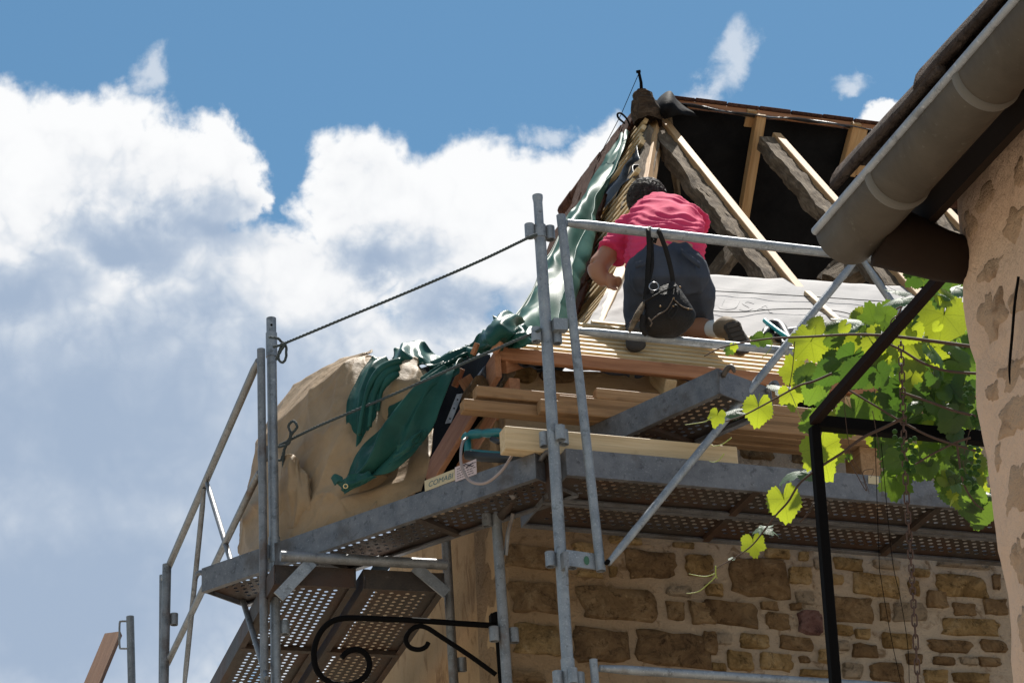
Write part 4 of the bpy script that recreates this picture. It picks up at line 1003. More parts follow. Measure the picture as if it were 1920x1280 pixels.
# the big front lobe
lobe = [[(800, 700, .14), (822, 694, .12), (845, 688, .16), (868, 672, .26)],
        [(740, 746, .04), (778, 726, .02), (818, 708, .06), (852, 690, .17)],
        [(700, 798, -.01), (740, 772, -.035), (790, 750, -.0), (838, 722, .12)],
        [(668, 838, -.03), (712, 815, -.065), (768, 790, -.03), (824, 762, .09)],
        [(648, 870, -.04), (694, 850, -.07), (750, 832, -.04), (810, 802, .07)],
        [(636, 892, -.045), (678, 880, -.07), (726, 864, -.05), (780, 842, .03)],
        [(628, 908, -.045), (660, 905, -.065), (698, 892, -.055), (746, 868, .0)]]
sheet(lobe, 90, 90, folds((.030, 5.2, 1.3, .5), (.010, 9, -3, 1.2)), 'fold', M_green, parent=t2, solid=.005)
# turned up corner with an eyelet
sheet([[(630, 904, -.06), (648, 894, -.09), (670, 886, -.09), (694, 884, -.07)], [(638, 918, -.06), (652, 908, -.10), (674, 898, -.10), (698, 890, -.07)], [(645, 926, -.06), (662, 916, -.09), (684, 906, -.085), (706, 892, -.06)]], 30, 20, folds((.008, 6, 2, .2)), 'fold', M_green, parent=t2)
sheet([[(621, 896, -.05), (628, 888, -.06), (642, 894, -.06)], [(628, 910, -.055), (636, 902, -.07), (646, 905, -.07)]], 14, 10, None, 'fold', M_green, parent=t2)
b = MB(); c0 = pa(648, 911, -.075); ring = [[], []]
b.tube([c0 + (RT*math.cos(q*math.pi/8) + UP*math.sin(q*math.pi/8))*.009 for q in range(17)], .0028, 6, caps=False); b.build('eyelet', mat('brass_eyelet', (.55, .45, .25), .35, .8)[0], t2, smooth=True)
# pale fold near the lobe's lower right edge
sheet([[(745, 835, -.07), (765, 822, -.07), (790, 808, -.02), (796, 805, .04)], [(738, 850, -.075), (762, 838, -.08), (786, 824, -.02), (798, 812, .04)], [(728, 870, -.07), (756, 854, -.07), (780, 838, -.02), (792, 828, .04)]], 30, 20, folds((.008, 5, 2, .2)), 'fold', M_green, parent=t2)
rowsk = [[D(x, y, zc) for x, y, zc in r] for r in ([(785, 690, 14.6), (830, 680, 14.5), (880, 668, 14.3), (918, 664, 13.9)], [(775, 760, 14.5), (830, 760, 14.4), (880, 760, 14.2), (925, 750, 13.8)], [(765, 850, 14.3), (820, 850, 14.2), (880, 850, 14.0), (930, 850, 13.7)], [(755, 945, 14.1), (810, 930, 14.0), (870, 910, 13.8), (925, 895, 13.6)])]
kk = MB().grid(loft(rowsk, 40, 40, lambda u, v: .03*noise.noise(V((u*5, v*3, 2))))).build('shade_sheet', M_black, smooth=True, solid=.004)  # black sheet added to give the darkness of the shade behind the tarp
setp(kk, label='black sheet added for the dark shade between green tarp and house corner', category='shade sheet')
# crumpled green cloth at the eave corner
def crump(rows, nm, sd):
    return MB().grid(loft([[D(*q) for q in r] for r in rows], 40, 36, lambda u, v: .03*(1-abs(noise.noise(V((u*2.4, v*2.4, sd)))*2.4)) + .004*noise.noise(V((u*7, v*7, sd))))).build(nm, M_green, t2, smooth=True, solid=.005)
crump([[(932, 600, 13.3), (945, 594, 13.25), (962, 596, 13.3), (972, 606, 13.4)], [(918, 622, 13.2), (936, 612, 13.0), (958, 612, 13.05), (968, 622, 13.25)], [(906, 640, 13.15), (928, 634, 12.95), (950, 636, 13.0), (966, 642, 13.2)], [(896, 655, 13.2), (922, 650, 13.05), (944, 648, 13.1), (962, 650, 13.2)]], 'fold', 3)
crump([[(880, 655, 13.4), (900, 640, 13.35), (920, 622, 13.35), (938, 604, 13.4)], [(886, 660, 13.3), (905, 650, 13.2), (922, 638, 13.2), (936, 622, 13.3)], [(892, 664, 13.3), (908, 658, 13.2), (926, 652, 13.2), (940, 646, 13.3)]], 'fold', 8)
crump([[(962, 624, 13.2), (975, 618, 13.15), (990, 622, 13.2), (1005, 628, 13.3)], [(955, 638, 13.1), (972, 630, 13.0), (988, 634, 13.05), (1004, 638, 13.2)], [(958, 650, 13.1), (974, 644, 13.02), (990, 645, 13.05), (1006, 646, 13.2)]], 'fold', 12)

# ================================================================== tools
M_teal = mat('teal_plastic', (.012, .135, .15), .35)[0]; M_tool = mat('dark_tool_grey', (.02, .022, .025), .5)[0]; M_cable = mat('grey_cable', (.28, .22, .20), .5)[0]
saw = thing('power_saw', 'teal handled electric saw on the bridging platform, cable looping down', 'power tool', pa(905, 850, .15))
def ps(x, y, v=.12): return pa(x, y, v)
b = MB(); b.tube(path([ps(872, 826), ps(876, 818), ps(890, 813.5), ps(915, 812), ps(945, 811), ps(985, 812)], 24), [.015, .019, .021, .021, .021, .021]*4, 12); b.build('handle', M_teal, saw, smooth=True)
b = MB(); b.tube([ps(877, 822), ps(877, 842), ps(880, 850)], [.014, .017, .018], 10); b.tube(path([ps(877, 846), ps(900, 848), ps(925, 850), ps(960, 852)], 12), .012, 10); b.build('body', M_teal, saw, smooth=True)
b = MB(); b.tube([ps(876, 852), ps(905, 856), ps(940, 858), ps(980, 858)], .022, 10); b.build('foot', M_tool, saw, smooth=True)
b = MB(); b.tube([ps(922, 822, .10), ps(934, 828, .10), ps(945, 824, .10)], .012, 8); b.build('trigger', M_tool, saw, smooth=True)
b = MB(); b.tube(path([ps(876, 820, .10), ps(868, 828, .05), ps(864, 850, -.03), ps(866, 875, -.06), ps(878, 898, -.07), ps(895, 906, -.08), ps(915, 903, -.08), ps(938, 885, -.06), ps(955, 862, -.04), ps(966, 842, .0)], 50), .0065, 8); b.build('cable', M_cable, saw, smooth=True)
hm = thing('hand_saw', 'teal bow shaped tool with dark grip lying on the membrane by the vine', 'hand tool', pl_(1470, 640, .03))
def pt_(x, y, o=.075): return pl_(x, y, o)
b = MB(); b.tube(path([pt_(1434, 601), pt_(1440, 606), pt_(1460, 621), pt_(1485, 637), pt_(1512, 648), pt_(1545, 660)], 24), .012, 10); b.build('bow', mat('bright_teal', (.01, .36, .38), .4)[0], hm, smooth=True)
b = MB(); b.tube(path([pt_(1440, 608, .03), pt_(1450, 606, .06), pt_(1464, 612, .06), pt_(1474, 628, .05), pt_(1484, 642, .04)], 16), [.012+.012*math.sin(math.pi*i/15) for i in range(16)], 10); b.build('grip', M_tool, hm, smooth=True)
b = MB(); b.tube(path([pt_(1468, 622, .04), pt_(1495, 618, .05), pt_(1520, 612, .05), pt_(1540, 612, .04)], 16), .016, 10); b.build('tube', mat('grey_plastic', (.15, .15, .17), .5)[0], hm, smooth=True)
b = MB(); b.tube(path([pt_(1420, 636, .03), pt_(1432, 626, .05), pt_(1442, 618, .05), pt_(1450, 622, .05), pt_(1462, 634, .04), pt_(1472, 648, .03)], 20), [.016+.008*math.sin(i*1.4) for i in range(20)], 8); b.build('sheath', M_tool, hm, smooth=True)
h2 = thing('hand_tool', 'small piece of a teal tool glimpsed on the battens behind the vine leaves', 'hand tool', pt_(1622, 690))
b = MB(); b.tube(path([pt_(1608, 682, .05), pt_(1620, 688, .05), pt_(1634, 692, .05)], 10), .011, 10); b.build('handle', M_teal, h2, smooth=True); b = MB(); b.tube([pt_(1632, 691, .05), pt_(1660, 702, .05)], .006, 8); b.build('blade', M_galvdark, h2)

# wrought iron bracket on the wall corner
ib = thing('iron_bracket', 'black wrought iron scroll bracket fixed to the corner of the house', 'bracket', at(-.03, .80, 5.2))
dI = V((-.96, -.28, 0)).normalized(); nI = V((dI.y, -dI.x, 0)); oI = at(-.045, .80, 0)
def pi_(x, y): return on_plane(x, y, oI, nI)
b = MB(); b.tube([pi_(931, 1148), pi_(936, 1200), pi_(943, 1300), pi_(950, 1400)], .017, 10); b.build('upright', M_iron, ib, smooth=True)
b = MB(); b.tube(path([pi_(*q) for q in ((926, 1172), (860, 1168), (790, 1163), (720, 1160), (650, 1158), (620, 1166), (600, 1186), (589, 1218), (592, 1250), (606, 1270), (632, 1283), (664, 1281), (686, 1265), (693, 1244), (686, 1226), (670, 1217), (652, 1221), (641, 1232))], 90), .0125, 10); b.build('scroll', M_iron, ib, smooth=True)
b = MB(); b.tube(path([pi_(*q) for q in ((930, 1264), (880, 1228), (830, 1195), (800, 1176), (782, 1174), (767, 1184), (761, 1200), (769, 1213), (785, 1217), (798, 1212), (803, 1204))], 60), .0105, 10); b.build('brace_scroll', M_iron, ib, smooth=True)
b = MB(); b.box(pi_(924, 1160), dI*.012, nI*.02, Zv*.02); b.build('lug', M_iron, ib)

# ================================================================== neighbouring house at the right
ng = -dC*1.0                                                   # the gutter runs towards the viewer
rx = V((math.cos(rad(16.3)), math.sin(rad(16.3)), 0))           # square to it, to the right
L0 = D(1530, 435, 4.5); ZG = L0.z
gdir = (on_z(1920, -15, ZG)-L0); gdir.z = 0; gdir.normalize(); rx = V((-gdir.y, gdir.x, 0))
rx = rx if rx.x > 0 else -rx
nh = thing('neighbour_house', 'rendered neighbouring house corner in shade with zinc gutter and old canal tiles', 'house', (1.2, 4.3, 0))
rg = .048; WO = .205
def gl_(a, r_, z): return L0 + gdir*a + rx*r_ + Zv*z
LEN = 3.0
b = MB(); rows = []
for j in range(31):
    a = LEN*j/30; rows.append([gl_(a, rg*(1-math.cos(q*math.pi/20)), -rg*math.sin(q*math.pi/20)*1.02) for q in range(21)])
gut = b.grid(rows).build('gutter', M_zinc, nh, smooth=True, solid=.0018)
b = MB(); b.tube([gl_(0, -.001, .001), gl_(LEN, -.001, .001)], .0068, 12); b.build('rolled_lip', m_steel('zinc_lip', (.22, .235, .26), (.34, .36, .39), amount=.0, metal=.3), gut, smooth=40)
b = MB(); b.v = [gl_(.002, rg*(1-math.cos(q*math.pi/20)), -rg*math.sin(q*math.pi/20)*1.02) for q in range(21)]; b.f = [tuple(range(21))]; b.build('end_cap', M_zinc, gut, solid=.002)
for y_, x_ in ((325, 1645), (137, 1811)):
    a = (on_z(x_, y_, ZG)-L0).dot(gdir); b = MB(); rows = []
    for k, (da, rr_) in enumerate(((-.010, 0), (-.008, .003), (.0, .0042), (.008, .003), (.010, 0))):
        rows.append([gl_(a+da, rg - (rg+rr_)*math.cos(q*math.pi/20), -(rg+rr_)*math.sin(q*math.pi/20)*1.02) for q in range(21)])
    b.grid(rows).build('gutter_joint', M_solder, gut, smooth=True)
# wall corner: traced edge, the wall face runs back along the eave
we = [(1784, 395), (1788, 470), (1790, 520), (1797, 600), (1808, 660), (1815, 700), (1819, 770), (1828, 830), (1836, 900), (1846, 980), (1856, 1050), (1868, 1120), (1878, 1200), (1888, 1290)]
wallP = gl_(0, WO, 0); WN = -rx
edge = [on_plane(x, y, wallP, WN) for x, y in we]
e0 = sum(((p-L0).dot(gdir) for p in edge))/len(edge)
b = MB(); rows = []
nz = 150
ztop = ZG + .05; 
for j in range(nz+1):
    z = ztop*j/nz; row = []
    # irregular corner line
    zs_ = sorted(edge, key=lambda p: abs(p.z-z))[:2]
    pe_ = [p for p in edge]; pe_.sort(key=lambda p: p.z)
    if z <= pe_[0].z: a_e = (pe_[0]-L0).dot(gdir)
    elif z >= pe_[-1].z: a_e = (pe_[-1]-L0).dot(gdir)
    else:
        for k in range(len(pe_)-1):
            if pe_[k].z <= z <= pe_[k+1].z:
                f = (z-pe_[k].z)/(pe_[k+1].z-pe_[k].z); a_e = (pe_[k]-L0).dot(gdir)*(1-f) + (pe_[k+1]-L0).dot(gdir)*f; break
    row += [L0 + gdir*(a_e+.02) + rx*(WO+1.2) + Zv*(z-ZG), L0 + gdir*(a_e+.012) + rx*(WO+.30) + Zv*(z-ZG), L0 + gdir*(a_e+.006+.006*noise.noise(V((z*9, 1, 2)))) + rx*(WO+.05) + Zv*(z-ZG)]
    for i in range(70):
        a = a_e + (i/69.)**1.5*(3.0-a_e); p = L0 + gdir*a + rx*WO + Zv*(z-ZG)
        rd = .020*max(0, 1-i/5.)**2
        row.append(p + rx*rd - rx*(noise.noise(p*4.2)*.009 + noise.noise(p*13)*.006 + noise.noise(p*31)*.004 + noise.noise(p*70)*.002))
    rows.append(row)
b.grid(rows).build('wall', M_pink, nh, smooth=70)
R4 = random.Random(11)
M_wallstone = m_mortar('weathered_wall_stone', (.38, .245, .155), (.56, .40, .28), (.20, .115, .065), 1.3, .5)
spots = [(1852, 372, 34, 30), (1900, 418, 26, 36), (1915, 330, 22, 40), (1838, 610, 34, 66), (1805, 445, 16, 40), (1893, 700, 36, 46), (1872, 800, 44, 50), (1850, 745, 18, 26), (1868, 960, 30, 44), (1910, 905, 26, 56), (1862, 1085, 14, 40), (1900, 1060, 28, 66), (1912, 1190, 20, 54), (1905, 560, 26, 40), (1856, 505, 30, 26), (1840, 880, 12, 34)]
spots = [(on_plane(x, y, wallP, WN), abs((on_plane(x+ww, y, wallP, WN)-on_plane(x, y, wallP, WN)).dot(gdir)), abs(on_plane(x, y-hh, wallP, WN).z-on_plane(x, y, wallP, WN).z)) for x, y, ww, hh in spots]
aq = max((q_[0]-L0).dot(gdir) for q_ in spots) + .10
for zz_ in range(9):
    a_ = aq + R4.uniform(0, .2)
    while a_ < 2.7: spots.append((L0 + gdir*a_ + rx*WO + Zv*(-.12 - zz_*.17 + R4.uniform(-.04, .04)), R4.uniform(.05, .13), R4.uniform(.035, .07))); a_ += R4.uniform(.22, .42)
for i, (c, ex, ez) in enumerate(spots):
    n = 30; lim = min((p_-L0).dot(gdir) for p_ in sorted(edge, key=lambda p_: abs(p_.z-c.z))[:2]) + .045; sh_ = max(0, lim + ex*1.15 - (c-L0).dot(gdir)); c = c + gdir*sh_
    base = []
    for q in range(n):
        a_ = 2*math.pi*q/n; r_ = .85 + .5*noise.noise(V((math.cos(a_)*1.3, math.sin(a_)*1.3, i*2.3))) + .25*noise.noise(V((math.cos(a_)*4, math.sin(a_)*4, i*1.3))) + R4.uniform(-.05, .05)
        base.append(gdir*(ex*math.cos(a_)*r_) + Zv*(ez*math.sin(a_)*r_))
    def wz(p): return noise.noise(p*4.2)*.009 + noise.noise(p*13)*.006
    rings = [[c + v*s_ - rx*(wz(c+v*s_) + dp + noise.noise((c+v*s_)*40)*.003) for v in base] for s_, dp in ((1., -.005), (.88, .0005), (.55, .0025), (.25, .003))]
    b = MB(); b.grid([list(r) for r in rings], closed=True); b.v.append(c - rx*(wz(c)+.0035)); b.f += [(3*n+q, 3*n+(q+1) % n, len(b.v)-1) for q in range(n)]
    b.build('stone', M_wallstone, nh, smooth=70, fix=True)
cbl = MB().tube(path([on_plane(x, y, wallP, WN) - rx*.012 for x, y in ((1924, 520), (1917, 570), (1912, 630), (1907, 690), (1908, 722))], 20), [.0022]*14 + [.002, .0018, .0016, .0014, .001, .0006], 8).build('cable_end', M_iron, smooth=True)
setp(cbl, label='loose black cable end dangling against the neighbouring wall at far right', category='cable')
# brick and tile courses under the eave
for lev, (r0, z0, hh) in enumerate(((.192, .048, .030), (.165, .080, .028), (.14, .110, .026))):
    a = .02 + .06*lev
    while a < 2.6:
        ll = R4.uniform(.10, .16); b = MB()
        b.box(gl_(a+ll/2, r0+.14, z0+hh/2), gdir*(ll/2-.004), rx*(.14+R4.uniform(-.012, .010)), Zv*(hh/2-.0025)); b.build('brick', M_brick, nh, bevel=.004); a += ll
# eave boards and outlet behind the gutter, near-black standing in for shade
b = MB(); b.box(gl_(1.27, .125, .135), gdir*1.28, rx*.022, Zv*.006); b.build('eave_board', M_dark, nh)
b = MB(); b.box(gl_(1.29, .30, .150), gdir*1.28, rx*.16, Zv*.008); b.build('eave_board', M_dark, nh)
b = MB(); b.tube([gl_(.05, .085, -.02), gl_(.055, .13, -.035), gl_(.06, .175, -.05), gl_(.06, .215, -.055)], [.05, .045, .040, .036], 16); b.build('outlet', M_dark, gut, smooth=True)
b = MB(); b.box(gl_(1.25, .150, .045), gdir*1.27, rx*.007, Zv*.055); b.build('eave_board', M_dark, nh)
# canal tiles along the edge above the gutter
pos = .07
for i in range(9):
    b = MB(); ln = .38; rows = []
    for j in range(7):
        a = pos + ln*j/6; rr_ = .060 - .010*j/6
        rows.append([gl_(a, .002+rr_ - rr_*math.cos(q*math.pi/14), .024+.012*(1-j/6) + rr_*math.sin(q*math.pi/14)*.9 + .003*noise.noise(V((a*30, q*.7, i)))) for q in range(15)])
    b.grid(rows).build('canal_tile', M_canal, nh, smooth=True, solid=.012); pos += .30
    if i in (0, 1, 3):
        b = MB(); c = gl_(pos-.29, .115, .055)
        rows = [[c + (gdir*math.cos(q*.628) + Zv*math.sin(q*.628))*.03*math.sin(math.pi*k/5)*(1+.4*noise.noise(V((q, k, i)))) + rx*(.04*math.cos(math.pi*k/5)) for q in range(10)] for k in range(6)]
        b.grid(rows, closed=True).build('mortar_lump', M_stonedark, nh, smooth=True)
for r in range(1, 5):
    for i in range(7):
        b = MB(); rows = []
        for j in range(4):
            a = .10+i*.36+.40*j/3; rr_ = .075
            rows.append([gl_(a, .05+r*.17+rr_ - rr_*math.cos(q*math.pi/10), .17+r*.085 + rr_*math.sin(q*math.pi/10)*.8) for q in range(11)])
        b.grid(rows).build('canal_tile', M_canal, nh, smooth=True, solid=.012)
b = MB(); b.box(gl_(1.4, .70, .50), gdir*1.4, (rx*.5+Zv*.25), Zv*.012); b.build('roof_deck', M_dark, nh)

# ================================================================== roofer at work
M_skin = mat('sun_tanned_skin', (.33, .155, .09), .5)[0]; M_hair = mat('dark_greying_hair', None, .6)
def _hair():
    m, t, b = M_hair; c = coords(t, (1, 1, 1)); n = t.noise(t.vec('MULTIPLY', c, (90, 90, 25)), 1., 4, .7)
    plug(t, b, 'Base Color', t.ramp(n, [(.35, (.010, .008, .007)), (.62, (.035, .028, .025)), (.8, (.20, .18, .165))])); bump(t, b, n, .01); return m
M_hair = _hair()
M_shirt = m_cloth('raspberry_shirt', (.52, .032, .10), (.62, .05, .135), .85, .2, .004)
M_denim = m_cloth("slate_trousers", (.028, .035, .052), (.052, .061, .084), .85, .2, .006)
M_sock = mat('white_sock', (.6, .58, .56), .9)[0]; M_boot = m_cloth('tan_boot', (.14, .10, .065), (.20, .15, .10), .8, .2); M_sole = m_cloth('sole_and_shaded_boot', (.035, .03, .026), (.07, .06, .05), .85, .2)
M_leather = m_cloth('worn_leather', (.007, .006, .005), (.022, .017, .014), .6, .15, .012)

def etube(b, pts, rw, rd, side=None, n=18):
    """tube with elliptic sections: half width rw along side, half depth rd"""
    pts = [V(p) for p in pts]; m = len(pts); side = side or RT; vs = []
    for i, p in enumerate(pts):
        t = (pts[min(i+1, m-1)]-pts[max(i-1, 0)]).normalized(); a = (side - t*side.dot(t)).normalized(); c = t.cross(a)
        for k in range(n): q = 2*math.pi*k/n; vs.append(p + a*math.cos(q)*rw[i] + c*math.sin(q)*rd[i])
    b.add(vs, [(i*n+k, i*n+(k+1) % n, (i+1)*n+(k+1) % n, (i+1)*n+k) for i in range(m-1) for k in range(n)] + [tuple(range(n-1, -1, -1)), tuple((m-1)*n+k for k in range(n))])
def ball(b, c, rx_, ry_, rz_, n=16, m=10, X=RT, Y=FW, Z=UP):
    vs = [c + X*rx_*math.sin(math.pi*j/m)*math.cos(2*math.pi*k/n) + Y*ry_*math.sin(math.pi*j/m)*math.sin(2*math.pi*k/n) + Z*rz_*math.cos(math.pi*j/m) for j in range(m+1) for k in range(n)]
    b.add(vs, [(j*n+k, (j+1)*n+k, (j+1)*n+(k+1) % n, j*n+(k+1) % n) for j in range(m) for k in range(n)])
def fuse(b, name, m_, parent, vox, smooth_it=4, disp=None):
    """join overlapping limbs into one continuous skin"""
    me = bpy.data.meshes.new(name); me.from_pydata([tuple(v) for v in b.v], [], b.f)
    bm = bmesh.new(); bm.from_mesh(me); bmesh.ops.remove_doubles(bm, verts=bm.verts, dist=1e-5); bmesh.ops.recalc_face_normals(bm, faces=bm.faces); bm.to_mesh(me); bm.free()
    o = bpy.data.objects.new(name, me); C.objects.link(o)
    md = o.modifiers.new('r', 'REMESH'); md.mode = 'VOXEL'; md.voxel_size = vox; md.use_smooth_shade = True
    md = o.modifiers.new('s', 'SMOOTH'); md.iterations = smooth_it; md.factor = .5
    dg = bpy.context.evaluated_depsgraph_get(); me2 = bpy.data.meshes.new_from_object(o.evaluated_get(dg)); bpy.data.objects.remove(o)
    if disp:
        ns = [v.normal.copy() for v in me2.vertices]
        for v, nn in zip(me2.vertices, ns): v.co = v.co + nn*disp(v.co)
    me2.polygons.foreach_set('use_smooth', [True]*len(me2.polygons)); me2.materials.clear(); me2.materials.append(m_); me2.name = name
    o = bpy.data.objects.new(name, me2); return link(o, parent)
man = thing('person', 'kneeling roofer seen from behind in a raspberry shirt and dark work shorts', 'person', D(1290, 640, 13.6))
# --- one continuous body
b = MB()
etube(b, [D(1253, 500, 13.74), D(1251, 465, 13.80), D(1249, 440, 13.95), D(1245, 420, 14.12), D(1236, 404, 14.28)], [.15, .145, .155, .165, .11], [.105, .10, .115, .12, .09])
b.tube([D(1236, 408, 14.25), D(1222, 394, 14.36), D(1216, 386, 14.42)], [.068, .058, .058], 14)
HD = D(1213, 381, 14.42)
ball(b, HD, .078, .098, .10); ball(b, HD + FW*.085 - UP*.02, .018, .025, .022); ball(b, HD + RT*.078 - UP*.012, .012, .022, .032); ball(b, HD - RT*.078 - UP*.012, .012, .022, .032)
ball(b, HD + FW*.05 - UP*.07, .05, .055, .05)
# left arm reaching down to the work, right arm forward out of sight
b.tube(path([D(1182, 436, 14.12), D(1150, 465, 14.08), D(1121, 500, 14.02)], 9), [.062, .06, .055, .052, .05, .05, .049, .05, .05], 14)
b.tube(path([D(1120, 498, 14.02), D(1124, 514, 14.0), D(1137, 531, 13.98)], 8), [.050, .052, .051, .048, .043, .038, .033, .03], 14)
b.tube(path([D(1298, 420, 14.15), D(1290, 430, 14.36), D(1275, 452, 14.52)], 8), [.06, .056, .052, .05, .05, .05, .05, .05], 12)
b.tube(path([D(1275, 452, 14.52), D(1245, 455, 14.66), D(1225, 460, 14.74)], 8), [.05, .048, .045, .042, .038, .034, .03, .03], 12)
# palms
PL_ = D(1147, 527, 13.97); etube(b, [D(1136, 530, 13.98), PL_, D(1153, 525, 13.97)], [.030, .042, .036], [.022, .024, .018], UP)
PR_ = D(1218, 460, 14.76); ball(b, PR_, .04, .03, .035)
def finger(p0, p1, p2, p3, r): b.tube(path([p0, p1, p2, p3], 9), [r, r, r*1.02, r*.97, r*.95, r*.92, r*.88, r*.8, r*.5], 8)
for dy, ln, dz in ((-5, 17, 0), (-1, 18.5, .01), (3, 16, .015), (7, 12, .02)):
    finger(D(1149, 526+dy*.7, 13.965+dz), D(1155, 525+dy, 13.955+dz), D(1149+ln*.8, 527+dy*1.15, 13.95+dz), D(1149+ln*.95, 532+dy*1.2, 13.955+dz), .0085)
finger(D(1141, 533, 13.97), D(1146, 539, 13.95), D(1153, 542, 13.94), D(1159, 541, 13.94), .010)
for k in range(4): finger(PR_ + RT*(.012*k-.02), PR_ + RT*(.014*k-.02)+UP*.035+FW*.02, PR_ + RT*(.014*k-.02)+UP*.055+FW*.01, PR_ + RT*(.014*k-.02)+UP*.05-FW*.01, .009)
finger(PR_ - RT*.03, PR_ - RT*.045+UP*.02, PR_ - RT*.045+UP*.035, PR_ - RT*.04+UP*.045, .010)
# thighs, shins
b.tube(path([D(1284, 495, 13.76), D(1298, 560, 13.86), D(1292, 612, 13.92)], 8), [.088, .088, .084, .078, .07, .064, .06, .058], 16)
b.tube(path([D(1288, 612, 13.93), D(1305, 616, 13.84), D(1325, 618, 13.76), D(1348, 617, 13.66)], 10), [.058, .058, .060, .060, .058, .054, .048, .042, .037, .034], 16)
b.tube(path([D(1222, 495, 13.76), D(1207, 565, 13.86), D(1203, 610, 13.88)], 8), [.088, .088, .084, .078, .07, .064, .06, .058], 16)
b.tube(path([D(1203, 608, 13.88), D(1198, 615, 13.74), D(1194, 622, 13.58)], 8), [.056, .056, .054, .05, .046, .042, .038, .036], 16)
# feet inside the boots
b.tube([D(1348, 617, 13.66), D(1372, 622, 13.57), D(1388, 650, 13.55)], [.036, .036, .03], 10); b.tube([D(1194, 622, 13.58), D(1192, 634, 13.5), D(1193, 650, 13.50)], [.036, .036, .03], 10)
fuse(b, 'body', M_skin, man, .0075, 3)
# --- shirt
b = MB()
etube(b, [D(1252, 503, 13.78), D(1251, 485, 13.80), D(1250, 466, 13.83), D(1249, 443, 13.95), D(1246, 422, 14.12), D(1238, 405, 14.27), D(1229, 399, 14.33)], [.165, .168, .172, .178, .182, .135, .075], [.115, .122, .13, .14, .142, .115, .07], n=26)
b.tube(path([D(1188, 432, 14.14), D(1168, 450, 14.11), D(1146, 476, 14.06)], 8), [.085, .085, .083, .081, .078, .076, .075, .075], 16)
b.tube(path([D(1297, 418, 14.16), D(1296, 428, 14.30), D(1288, 440, 14.42)], 8), [.085, .082, .08, .078, .076, .075, .074, .073], 16)
etube(b, [D(1198, 452, 13.98), D(1190, 480, 13.94), D(1183, 512, 13.92)], [.05, .045, .025], [.09, .08, .05])
etube(b, [D(1306, 440, 13.98), D(1310, 470, 13.88), D(1313, 492, 13.84)], [.03, .03, .015], [.08, .07, .04])
def shirt_fold(p):
    x = (p-HD).dot(RT); y = (p-HD).dot(UP); q = noise.noise(p*7)*1.6
    f = math.sin(y*115 + x*20*(1+x) + q*2.2 + 3*noise.noise(p*3)); g = math.sin(y*60 - x*42 + q)
    return .006*(1-abs(f))*1.2 + .004*g + .006*noise.noise(p*11)
fuse(b, 'shirt', M_shirt, man, .009, 3, shirt_fold)
# --- work shorts
b = MB()
etube(b, [D(1250, 478, 13.84), D(1251, 487, 13.80), D(1253, 505, 13.75), D(1254, 525, 13.73), D(1254, 545, 13.74)], [.150, .160, .178, .184, .160], [.100, .115, .14, .15, .11], n=26)
etube(b, path([D(1286, 500, 13.75), D(1300, 545, 13.82), D(1304, 580, 13.88), D(1308, 604, 13.92)], 9), [.098, .1, .098, .096, .092, .088, .082, .076, .072], [.11, .11, .105, .1, .095, .09, .085, .08, .078])
etube(b, path([D(1220, 500, 13.75), D(1208, 545, 13.82), D(1203, 585, 13.86), D(1200, 618, 13.84)], 9), [.098, .098, .096, .09, .084, .078, .072, .068, .066], [.11, .11, .105, .1, .095, .09, .085, .08, .078])
def denim_fold(p):
    x = (p-HD).dot(RT); y = (p-HD).dot(UP)
    return .007*(1-abs(math.sin(x*34 + y*12 + noise.noise(p*4)*3.))) + .012*(.5-abs(noise.noise(p*7))) + .006*noise.noise(p*12) + .004*noise.noise(p*24)
sh = fuse(b, 'work_shorts', M_denim, man, .009, 3, denim_fold)
# pocket flaps, waistband, belt
for (x0, y0, x1, y1, zc) in ((1276, 465, 1312, 492, 13.60), (1192, 492, 1214, 486, 13.60)):
    b = MB(); r = [[D(x0+(x1-x0)*i/6, y0+(y1-y0)*i/6 + dy, zc + .006*abs(i-3) - .004*j) for i in range(7)] for j, dy in enumerate((0, 5, 11))]
    b.grid(r).build('pocket_flap', M_denim, sh, smooth=True, solid=.008)
b = MB(); etube(b, [D(1250, 480, 13.845), D(1251, 488, 13.81)], [.160, .168], [.110, .118], n=30); b.build('belt', m_cloth('tan_belt', (.30, .22, .14), (.36, .28, .18), .7), man, smooth=True)
# cargo pocket
b = MB(); ball(b, D(1326, 568, 13.88), .026, .07, .055); b.build('side_pocket', M_denim, sh, smooth=True)
# --- hair
b = MB(); ball(b, HD + UP*.018 - FW*.012, .089, .105, .098, 40, 26)
o_h = b
for i, v in enumerate(o_h.v):
    dv = (v-HD).normalized(); k = noise.noise(v*30)*.008 + noise.noise(v*90)*.002
    low = (v-HD).dot(UP)
    o_h.v[i] = v + dv*(k if low > -.06 else -.01)
b.build('hair', M_hair, man, smooth=True)
b = MB()
for i in range(1100):
    q = random.uniform(0, 6.283); ph = random.uniform(-.3, 1.45); dv = RT*math.cos(q)*math.cos(ph) + FW*math.sin(q)*math.cos(ph) + UP*math.sin(ph)
    p = HD + UP*.018 - FW*.012 + V((dv.dot(RT)*.089, 0, 0)).x*RT + FW*dv.dot(FW)*.105 + UP*dv.dot(UP)*.098
    tg = (dv.cross(UP*.9 + RT*.4)*.8 - UP*.5 + RT*random.uniform(-.5, .5) + UP*random.uniform(-.5, .3) + FW*random.uniform(-.4, .4)); tg = (tg - dv*tg.dot(dv)).normalized()
    b.tube([p - dv*.004, p + dv*.006 + tg*.016, p + dv*.003 + tg*.042], [.0026, .0024, .0006], 4)
b.build('hair_locks', M_hair, man, smooth=True)
